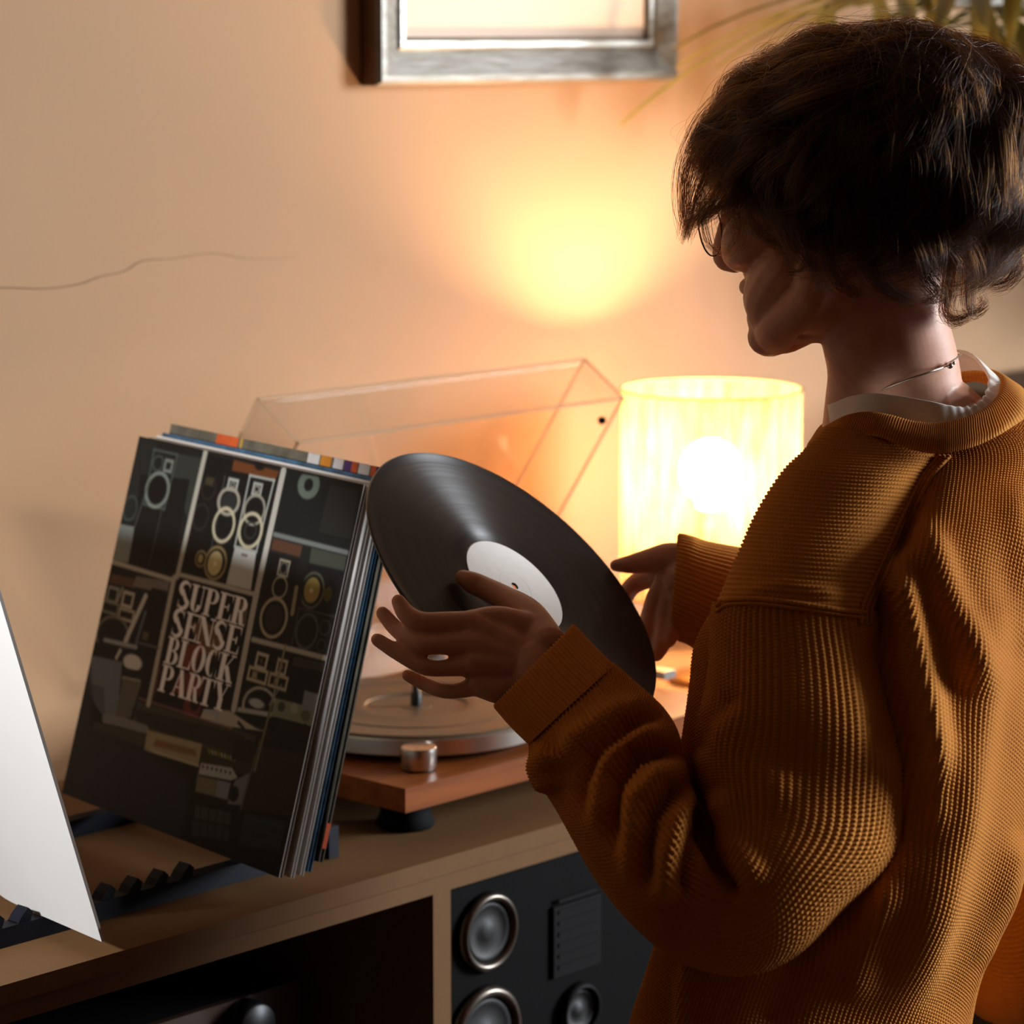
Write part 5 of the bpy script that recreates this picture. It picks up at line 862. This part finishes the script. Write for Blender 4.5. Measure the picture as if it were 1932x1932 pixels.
co_top = [(1561, 766, 2.43), (1605, 750, 2.385), (1650, 745, 2.362), (1703, 751, 2.350), (1756, 760, 2.345), (1790, 767, 2.347), (1815, 770, 2.352), (1838, 767, 2.362), (1856, 755, 2.378), (1864, 738, 2.40), (1868, 712, 2.43), (1856, 690, 2.46), (1835, 668, 2.49), (1800, 661, 2.515), (1730, 672, 2.53), (1640, 705, 2.52), (1580, 742, 2.48)]
co_bot = [(1566, 820, 2.43), (1600, 806, 2.392), (1645, 800, 2.366), (1703, 808, 2.352), (1756, 816, 2.346), (1795, 820, 2.347), (1830, 820, 2.350), (1862, 808, 2.360), (1888, 790, 2.375), (1902, 765, 2.39), (1904, 738, 2.41), (1888, 716, 2.44), (1868, 702, 2.47), (1820, 700, 2.505), (1730, 720, 2.52), (1645, 760, 2.51), (1585, 800, 2.475)]
pl_ = lambda u, t: .0022 * np.sin(u * 2 * np.pi * 27) * np.exp(-((u - .46) / .10) ** 2) * (.4 + .6 * t)
band('shirt_collar', [[(x + (1715 - x) * .02, y + 6, d - (d - 2.435) * .03) for x, y, d in co_top], co_top, co_bot], M['cotton'], person, n=420, m=14, wav=pl_)

# ---- glasses
gl = bpy.data.objects.new('glasses', None); gl.location = hp(0, .11, 0); link(gl, person); tag(gl, 'thin wire rimmed round glasses')
def hpath(L): return [hp(*p) for p in L]
for s in (1, -1):
    c_ = np.array((s * .033, .1105 - .004, -.018)); r_x, r_z = .0245, .0235
    rim_pts = [c_ + np.array((r_x * math.cos(a), -.003 * math.cos(a) * s, r_z * math.sin(a))) for a in np.linspace(0, 2 * np.pi, 40, endpoint=False)]
    rimo = tube('rim', hpath(rim_pts), .0007, M['wire'], gl, n=8, closed=True)
    lv = np.array(hpath(rim_pts)); lv2 = lv - h_f * .0012
    bm = bmesh.new(); a_ = [bm.verts.new(p) for p in lv]; b_ = [bm.verts.new(p) for p in lv2]; bm.faces.new(a_); bm.faces.new(b_[::-1])
    for k in range(40): bm.faces.new((a_[k], a_[(k + 1) % 40], b_[(k + 1) % 40], b_[k]))
    bm_obj('lens', bm, M['lens'], rimo)
    tube('temple_arm', hpath([(s * .0575, .106, -.012), (s * .070, .09, -.008), (s * .079, .02, .006), (s * .080, -.01, .004), (s * .079, -.03, -.015)]), .0008, M['wire'], gl, n=8, samples=24)
    tube('nose_pad_arm', hpath([(s * .010, .105, -.018), (s * .009, .098, -.024), (s * .0095, .1, -.034)]), .0006, M['wire'], gl, n=6, samples=10)
tube('bridge', hpath([(.0095, .107, -.010), (0, .111, -.006), (-.0095, .107, -.010)]), .0009, M['wire'], gl, n=8, samples=12)

# ---- necklace following the neck
nk = [(1612, 780, 2.425), (1640, 748, 2.390), (1700, 721, 2.368), (1750, 703, 2.366), (1786, 690, 2.384), (1800, 678, 2.40), (1812, 668, 2.43), (1790, 668, 2.48), (1700, 690, 2.495), (1620, 745, 2.48), (1598, 785, 2.45)]
neck = tag(tube('necklace', [at(*p) for p in nk], .0009, M['necklace'], person, n=8, closed=True, samples=140), 'fine silver necklace')
bm = bmesh.new(); bmesh.ops.create_uvsphere(bm, u_segments=20, v_segments=12, radius=.0026); bmesh.ops.translate(bm, vec=Vector(at(1792, 690, 2.382)), verts=bm.verts); bm_obj('bead', bm, M['chrome'], neck, smooth=True)
bm = bmesh.new(); bmesh.ops.create_uvsphere(bm, u_segments=16, v_segments=10, radius=.0016); bmesh.ops.translate(bm, vec=Vector(at(1799, 685, 2.388)), verts=bm.verts); bm_obj('clasp', bm, M['chrome'], neck, smooth=True)

# ---- trousers and shoes below the frame
hipc = (at(1500, 2140, 2.43)); hx, hy, hz_ = hipc[0], hipc[1] + .0, hipc[2]
bm = bmesh.new()
for s in (-1, 1): chain_mesh(bm, [(hx + s * .035, hy, hz_ + .02), (hx + s * .05, hy, hz_ - .08), (hx + s * .07, hy + .01, .40), (hx + s * .075, hy - .02, .09)], [.085, .085, .066, .055], 20)
bm_obj('trousers', bm, M['trouser'], person, smooth=True)
for s in (-1, 1):
    bm = bmesh.new(); chain_mesh(bm, [(hx + s * .075, hy - .03, .038), (hx + s * .078, hy + .06, .036), (hx + s * .082, hy + .15, .030)], [.038, .036, .028], 18)
    bm_obj('shoe', bm, M['shoe'], person, smooth=True)
# ---- hair: a dark underlayer and wavy locks of real strands
rng = np.random.default_rng(7)
HCc = np.array([0, -.024, .020]); HAx = np.array([.106, .138, .094])
def hdir(az, el): return np.stack([np.cos(el) * np.sin(az), np.cos(el) * np.cos(az), np.sin(el)], -1)    # az 0 = forward, + = face's left
AZK = np.radians([-180, -120, -80, -50, -25, 0, 25, 45, 62, 80, 120, 180]); ELK = np.radians([-62, -60, -50, -22, -14, -14, -16, -12, -34, -56, -62, -62])
def el_end(az): return np.interp((az + np.pi) % (2 * np.pi) - np.pi, AZK, ELK)
def lump(d): return 1 + .035 * np.sin(d[..., 0] * 9 + d[..., 2] * 7) + .03 * np.sin(d[..., 1] * 11 - d[..., 2] * 8 + 1.0)
na, ne = 96, 48
az = np.linspace(-np.pi, np.pi, na, endpoint=False); tt2 = np.linspace(0, 1, ne)
EL = np.pi / 2 - 1e-3 + (el_end(az)[None] + .10 - np.pi / 2) * tt2[:, None]
Dn = hdir(az[None] + 0 * EL, EL); rad = .88 * lump(Dn) * (1 - .16 * np.clip((tt2[:, None] - .8) / .2, 0, 1) ** 2)
HLOW = np.array([1.0, 1.0, 1.30])
def hsc(D): return np.where(D[..., 2:3] < 0, HLOW * (1 + np.array([.16, .12, 0]) * np.minimum(-D[..., 2:3] * 1.3, .8)), 1.0)
Vh = HC + (HCc + Dn * HAx * hsc(Dn) * rad[..., None]) @ HM
i = np.arange(ne - 1)[:, None]; j = np.arange(na)[None]; j2 = (j + 1) % na
hair = mesh_np('hair', Vh.reshape(-1, 3), np.stack(np.broadcast_arrays(i * na + j, i * na + j2, (i + 1) * na + j2, (i + 1) * na + j), -1).reshape(-1, 4), plain('hair_underlayer', (16, 11, 8), .8), person)
tag(hair, 'tousled wavy dark brown hair')
crown = np.array([.25, -.35, .9]); crown /= np.linalg.norm(crown)
def slerp(a, b, t):
    w = np.arccos(np.clip(np.sum(a * b, -1), -1, 1))[..., None]; return (np.sin((1 - t) * w) * a + np.sin(t * w) * b) / np.sin(w)
NPTS = 22; NL = 460; PER = 42
T_ = np.linspace(0, 1, NPTS)
allP = []; allR = []
for L in range(NL + 130):
    fly = L >= NL
    a_end = rng.uniform(-np.pi, np.pi); layer = rng.uniform(0, 1) ** .7
    reach = rng.uniform(.45, 1.0) if L % 3 else 1.0                       # shorter locks sit higher on the head
    e_end = el_end(a_end); start = crown + rng.normal(0, .28, 3); start /= np.linalg.norm(start)
    end = hdir(np.array(a_end), np.array(np.pi / 2 + (e_end - np.pi / 2) * reach + rng.normal(0, .05)))
    D = slerp(start[None], end[None], T_[:, None]); D /= np.linalg.norm(D, axis=1)[:, None]
    ax_ = np.cross(start, end); ax_ /= np.linalg.norm(ax_) + 1e-9
    sweep = rng.normal(.10, .16) * np.sin(np.pi * T_) ; D = D + ax_[None] * sweep[:, None]
    ph, fr = rng.uniform(0, 6.28), rng.uniform(1.3, 2.6); wv = (.03 + .10 * T_ ** 1.3) * rng.uniform(.7, 1.9)
    D = D + ax_[None] * (wv * np.sin(6.28 * fr * T_ + ph))[:, None]; D /= np.linalg.norm(D, axis=1)[:, None]
    curl = np.clip((T_ - .72) / .28, 0, 1) ** 2
    r_ = (.87 + .12 * layer + .05 * np.sin(np.pi * T_) + .075 * np.cos(6.28 * fr * T_ + ph) * T_ - rng.uniform(-.10, .14) * curl) * lump(D)
    if fly: r_ = r_ + .05 * T_ * rng.uniform(.2, 1.3)
    K = HCc + D * HAx * hsc(D) * r_[:, None]
    tip = rng.normal(0, 1, 3); K = K + (ax_[None] * .024 * curl[:, None] * np.sign(rng.normal()))
    m = 3 if fly else PER
    off = rng.normal(0, 1, (m, 1, 3)) * (.0044 * (1 - .62 * T_ ** 1.4) + .0005)[None, :, None]
    fz_ = rng.normal(0, .0009, (m, 1, 3)) * np.sin(T_ * rng.uniform(4, 11) + rng.uniform(0, 6))[None, :, None] * (1 + 2 * T_)[None, :, None]
    P_ = K[None] + off * (2.2 if fly else 1) + fz_
    # trim some strands short so that the ends scatter
    sc_ = rng.uniform(.82, 1.0, (m, 1)); idx = sc_ * T_[None] * (NPTS - 1); i0 = np.minimum(idx.astype(int), NPTS - 2); w = (idx - i0)[..., None]
    P_ = np.take_along_axis(P_, i0[..., None].repeat(3, 2), 1) * (1 - w) + np.take_along_axis(P_, (i0 + 1)[..., None].repeat(3, 2), 1) * w
    allP.append(P_); allR.append(np.full((m, NPTS), .00013 if not fly else .00007) * (1 - .6 * T_ ** 3)[None])
# hand placed locks seen against the light: fringe, temple curls, nape tail (head frame, metres)
def lock(pts, n=60, spread=.004, r=.00012, jit=.0016):
    K = catmull(np.array(pts, float), NPTS); off = rng.normal(0, 1, (n, 1, 3)) * (spread * (1 - .55 * T_))[None, :, None]
    fz_ = rng.normal(0, jit, (n, 1, 3)) * np.sin(T_ * 7 + rng.uniform(0, 6))[None, :, None] * T_[None, :, None]
    allP.append(K[None] + off + fz_); allR.append(np.full((n, NPTS), r) * (1 - .6 * T_ ** 3)[None])
def hpx(x, y, d): return (at(x, y, d) - HC) @ HM.T
def lock_px(L, **k): lock([hpx(*p) for p in L], **k)
lock_px([(1420, 170, 2.40), (1345, 225, 2.40), (1300, 310, 2.395), (1292, 390, 2.39), (1300, 440, 2.39)], n=120, spread=.006)
lock_px([(1440, 180, 2.38), (1365, 260, 2.37), (1325, 340, 2.365), (1305, 400, 2.365), (1290, 450, 2.37)], n=120, spread=.006)
lock_px([(1450, 200, 2.36), (1400, 290, 2.345), (1360, 360, 2.34), (1330, 400, 2.35), (1300, 420, 2.36)], n=130, spread=.0065)
lock_px([(1460, 220, 2.35), (1420, 310, 2.33), (1390, 370, 2.33), (1350, 395, 2.34), (1315, 425, 2.36)], n=110, spread=.005)
lock_px([(1330, 380, 2.36), (1330, 430, 2.36), (1345, 470, 2.355), (1375, 478, 2.345)], n=26, spread=.0025, jit=.003)
lock_px([(1400, 330, 2.34), (1390, 400, 2.33), (1400, 445, 2.325), (1375, 480, 2.33)], n=40, spread=.004, jit=.004)
lock_px([(1420, 330, 2.33), (1415, 400, 2.315), (1440, 445, 2.31), (1490, 470, 2.31)], n=60, spread=.004)
lock_px([(1470, 340, 2.31), (1490, 420, 2.30), (1525, 470, 2.295), (1510, 510, 2.295), (1480, 515, 2.30)], n=26, spread=.0022)
lock_px([(1560, 380, 2.29), (1560, 470, 2.28), (1580, 530, 2.28), (1620, 560, 2.285)], n=110, spread=.006)
lock_px([(1640, 400, 2.28), (1640, 500, 2.28), (1670, 545, 2.28), (1720, 568, 2.285)], n=120, spread=.006)
lock_px([(1740, 420, 2.30), (1740, 510, 2.30), (1770, 555, 2.30), (1740, 570, 2.31)], n=110, spread=.006)
lock_px([(1800, 460, 2.33), (1790, 540, 2.35), (1785, 585, 2.36), (1800, 605, 2.36), (1830, 595, 2.36)], n=120, spread=.005)
lock_px([(1830, 480, 2.34), (1825, 550, 2.35), (1830, 590, 2.36), (1855, 580, 2.36), (1850, 560, 2.36)], n=60, spread=.004)
lock_px([(1900, 420, 2.36), (1925, 480, 2.36), (1905, 525, 2.36), (1870, 540, 2.36)], n=110, spread=.006)
lock_px([(1440, 130, 2.40), (1440, 105, 2.41), (1465, 95, 2.41), (1480, 115, 2.40)], n=60, spread=.005, jit=.003)
lock_px([(1490, 360, 2.30), (1500, 430, 2.288), (1515, 480, 2.285), (1540, 515, 2.285)], n=110, spread=.006)
lock_px([(1450, 340, 2.315), (1462, 400, 2.30), (1480, 450, 2.295), (1500, 490, 2.29)], n=90, spread=.0055)
lock_px([(1560, 190, 2.28), (1660, 160, 2.265), (1760, 160, 2.275), (1850, 168, 2.30)], n=50, spread=.0016, jit=.0006)
lock_px([(1700, 130, 2.30), (1600, 170, 2.265), (1500, 200, 2.28), (1420, 240, 2.32)], n=160, spread=.007)
lock_px([(1680, 110, 2.31), (1580, 120, 2.29), (1490, 140, 2.32), (1420, 190, 2.36)], n=160, spread=.007)
P_ = np.concatenate([p.reshape(-1, NPTS, 3) for p in allP]); R_ = np.concatenate(allR)
P_ = HC + P_.reshape(-1, 3) @ HM
cv = bpy.data.hair_curves.new('hair_strands'); cv.add_curves([NPTS] * (len(P_) // NPTS))
cv.attributes['position'].data.foreach_set('vector', P_.astype(np.float32).ravel())
ra = cv.attributes.get('radius') or cv.attributes.new('radius', 'FLOAT', 'POINT'); ra.data.foreach_set('value', R_.astype(np.float32).ravel())
cv.materials.append(M['hair'])
st = link(bpy.data.objects.new('hair_strands', cv), hair); st['kind'] = 'stuff'

# ------------------------------------------------------------------ palm and the dark cabinet in the right background
px_, py_ = 4.06, 1.95
palm = tag(empty('potted_palm', (px_, py_, 0)), 'tall potted palm with long narrow leaflets in the corner behind the person', 'plant')
pt_ = lathe('pot', [(0, 0), (.12, 0), (.16, .26), (.17, .27), (.17, .30), (.155, .30), (.15, .27), (.0, .27)], (px_, py_, 0), (0, 0, 1), M['pot'], palm, n=48); smooth_by_angle(pt_)
lathe('soil', [(0, .275), (.149, .275), (.149, .2705), (0, .2705)], (px_, py_, 0), (0, 0, 1), M['soil'], palm, n=32)
def frond(P, nl, ll, droop):
    C_ = catmull(np.array(P, float), 40); tube('frond_stem', C_, [.006, .004, .0015], M['stem'], palm, n=8)
    tg = np.gradient(C_, axis=0); tg /= np.linalg.norm(tg, axis=1)[:, None]
    for k in range(nl):
        f_ = .3 + .7 * k / (nl - 1); q = int(f_ * 39); p = C_[q]; t = tg[q]
        for s in (-1, 1):
            sd = np.cross(t, Zv); sd /= np.linalg.norm(sd) + 1e-9
            d = t * rng.uniform(.55, .8) + s * sd * rng.uniform(.5, .8) + Zv * rng.uniform(-.15, .2); d /= np.linalg.norm(d); L_ = ll * (1.05 - .55 * abs(f_ - .5)) * rng.uniform(.85, 1.1)
            u = np.linspace(0, 1, 7); ctr_ = p + d * (u * L_)[:, None] - Zv * (droop * L_ * u ** 2)[:, None]; ctr_[:, 1] = np.minimum(ctr_[:, 1], yb - .040)
            wv = np.cross(d, Zv); wv /= np.linalg.norm(wv) + 1e-9; wd3 = .012 * np.sin(np.pi * np.clip(u * .93 + .07, 0, 1)) ** .7
            up_ = np.cross(wv, d); V = np.vstack([ctr_ + wv * wd3[:, None] + up_ * .002, ctr_ - up_ * .0015, ctr_ - wv * wd3[:, None] + up_ * .002]); V[:, 1] = np.minimum(V[:, 1], yb - .038)
            a = np.arange(6); mesh_np('leaflet', V, np.vstack([np.stack([a, a + 1, a + 8, a + 7], 1), np.stack([a + 7, a + 8, a + 15, a + 14], 1)]), M['leaf'], palm)
bs = np.array([px_, py_, .28])
for L_, nl, ll, dr in (([(2230, 330, 4.0), (2060, 60, 3.75), (1840, -50, 3.6), (1560, 10, 3.45)], 20, .30, .30), ([(2230, 420, 4.0), (2080, 190, 3.75), (1950, 100, 3.6), (1760, 120, 3.5)], 18, .26, .25),
                       ([(2240, 380, 4.0), (2130, 40, 3.8), (2010, -60, 3.7), (1880, 20, 3.6)], 12, .30, .35), ([(2250, 520, 4.0), (2150, 330, 3.8), (2050, 290, 3.7), (1965, 400, 3.75)], 10, .18, .35), ([(2250, 450, 4.0), (2140, 200, 3.85), (2040, 120, 3.8), (1930, 160, 3.7)], 12, .26, .35),
                       ([(2230, 250, 4.0), (2080, -40, 3.75), (1900, -60, 3.6), (1700, 40, 3.5)], 18, .30, .3), ([(2200, 350, 4.0), (2050, 110, 3.75), (1930, 30, 3.65), (1850, 90, 3.6)], 14, .26, .3),
                       ([(2300, 200, 4.0), (2350, -200, 4.0), (2300, -400, 3.9)], 8, .3, .3)):
    frond([bs, bs + Zv * .45, bs + Zv * .85] + [at(*p) for p in L_], nl, ll, dr)
ctop = at_y(1900, 703, 2.285)[2]
cb = tag(empty('dark_cabinet', (3.5, 2.1, 0)), 'dark wooden cabinet standing behind the person beside the palm', 'cabinet')
bx_ = 3.30; 
box('body', (bx_, 2.0, .06), (3.75, 2.28, ctop - .02), M['darkwood'], cb, bevel=.003)
box('top', (bx_ - .012, 1.985, ctop - .0198), (3.762, 2.285, ctop), M['darkwood'], cb, bevel=.003)
for k in range(2):
    d_ = box('door', (bx_ + .012 + k * .216, 1.982, .09), (bx_ + .222 + k * .216, 1.9998, ctop - .04), M['darkwood'], cb, bevel=.002)
    lathe('knob', [(0, .02), (.010, .02), (.011, .014), (.006, .008), (.006, 0), (0, 0)], (bx_ + .19 + k * .08, 1.982, .6), (0, -1, 0), M['brass'], d_, n=20)
for x in (bx_ + .02, 3.70):
    for y in (2.02, 2.24): box('leg', (x, y, 0), (x + .03, y + .03, .0598), M['darkwood'], cb)

# ------------------------------------------------------------------ fill lamp added out of view on the left to brighten rack and sleeves
rl = tag(empty('added_fill_lamp', (.68, 1.98, TOP)), 'small black fill lamp added out of view at the left end of the sideboard', 'lamp')
lathe('lamp_base', [(0, 0), (.06, 0), (.06, .012), (.012, .018), (.0, .018)], (.68, 1.98, TOP), (0, 0, 1), M['black'], rl, n=40)
hd = np.array([.50, 1.82, TOP + .56]); aim = np.array([1.66, 2.09, TOP + .04]) - hd; aim /= np.linalg.norm(aim)
tube('stem', [(.68, 1.98, TOP + .017), (.68, 1.98, TOP + .35), (.62, 1.92, TOP + .56), hd - aim * .03], .006, M['black'], rl, n=10, samples=30)
lathe('lamp_head', [(0, -.035), (.02, -.035), (.03, -.02), (.05, .06), (.0485, .06), (.028, -.015), (0, -.02)], hd, aim, M['black'], rl, n=40)
sl_ = bpy.data.lights.new('added_fill_light', 'SPOT'); sl_.energy = FILL_POWER; sl_.color = (.95, .97, 1.0); sl_.spot_size = math.radians(41); sl_.spot_blend = .3; sl_.shadow_soft_size = .03
slo = bpy.data.objects.new('added_fill_light', sl_); COL.objects.link(slo); slo.location = hd + aim * .065; slo.rotation_euler = Vector(aim).to_track_quat('-Z', 'Y').to_euler()
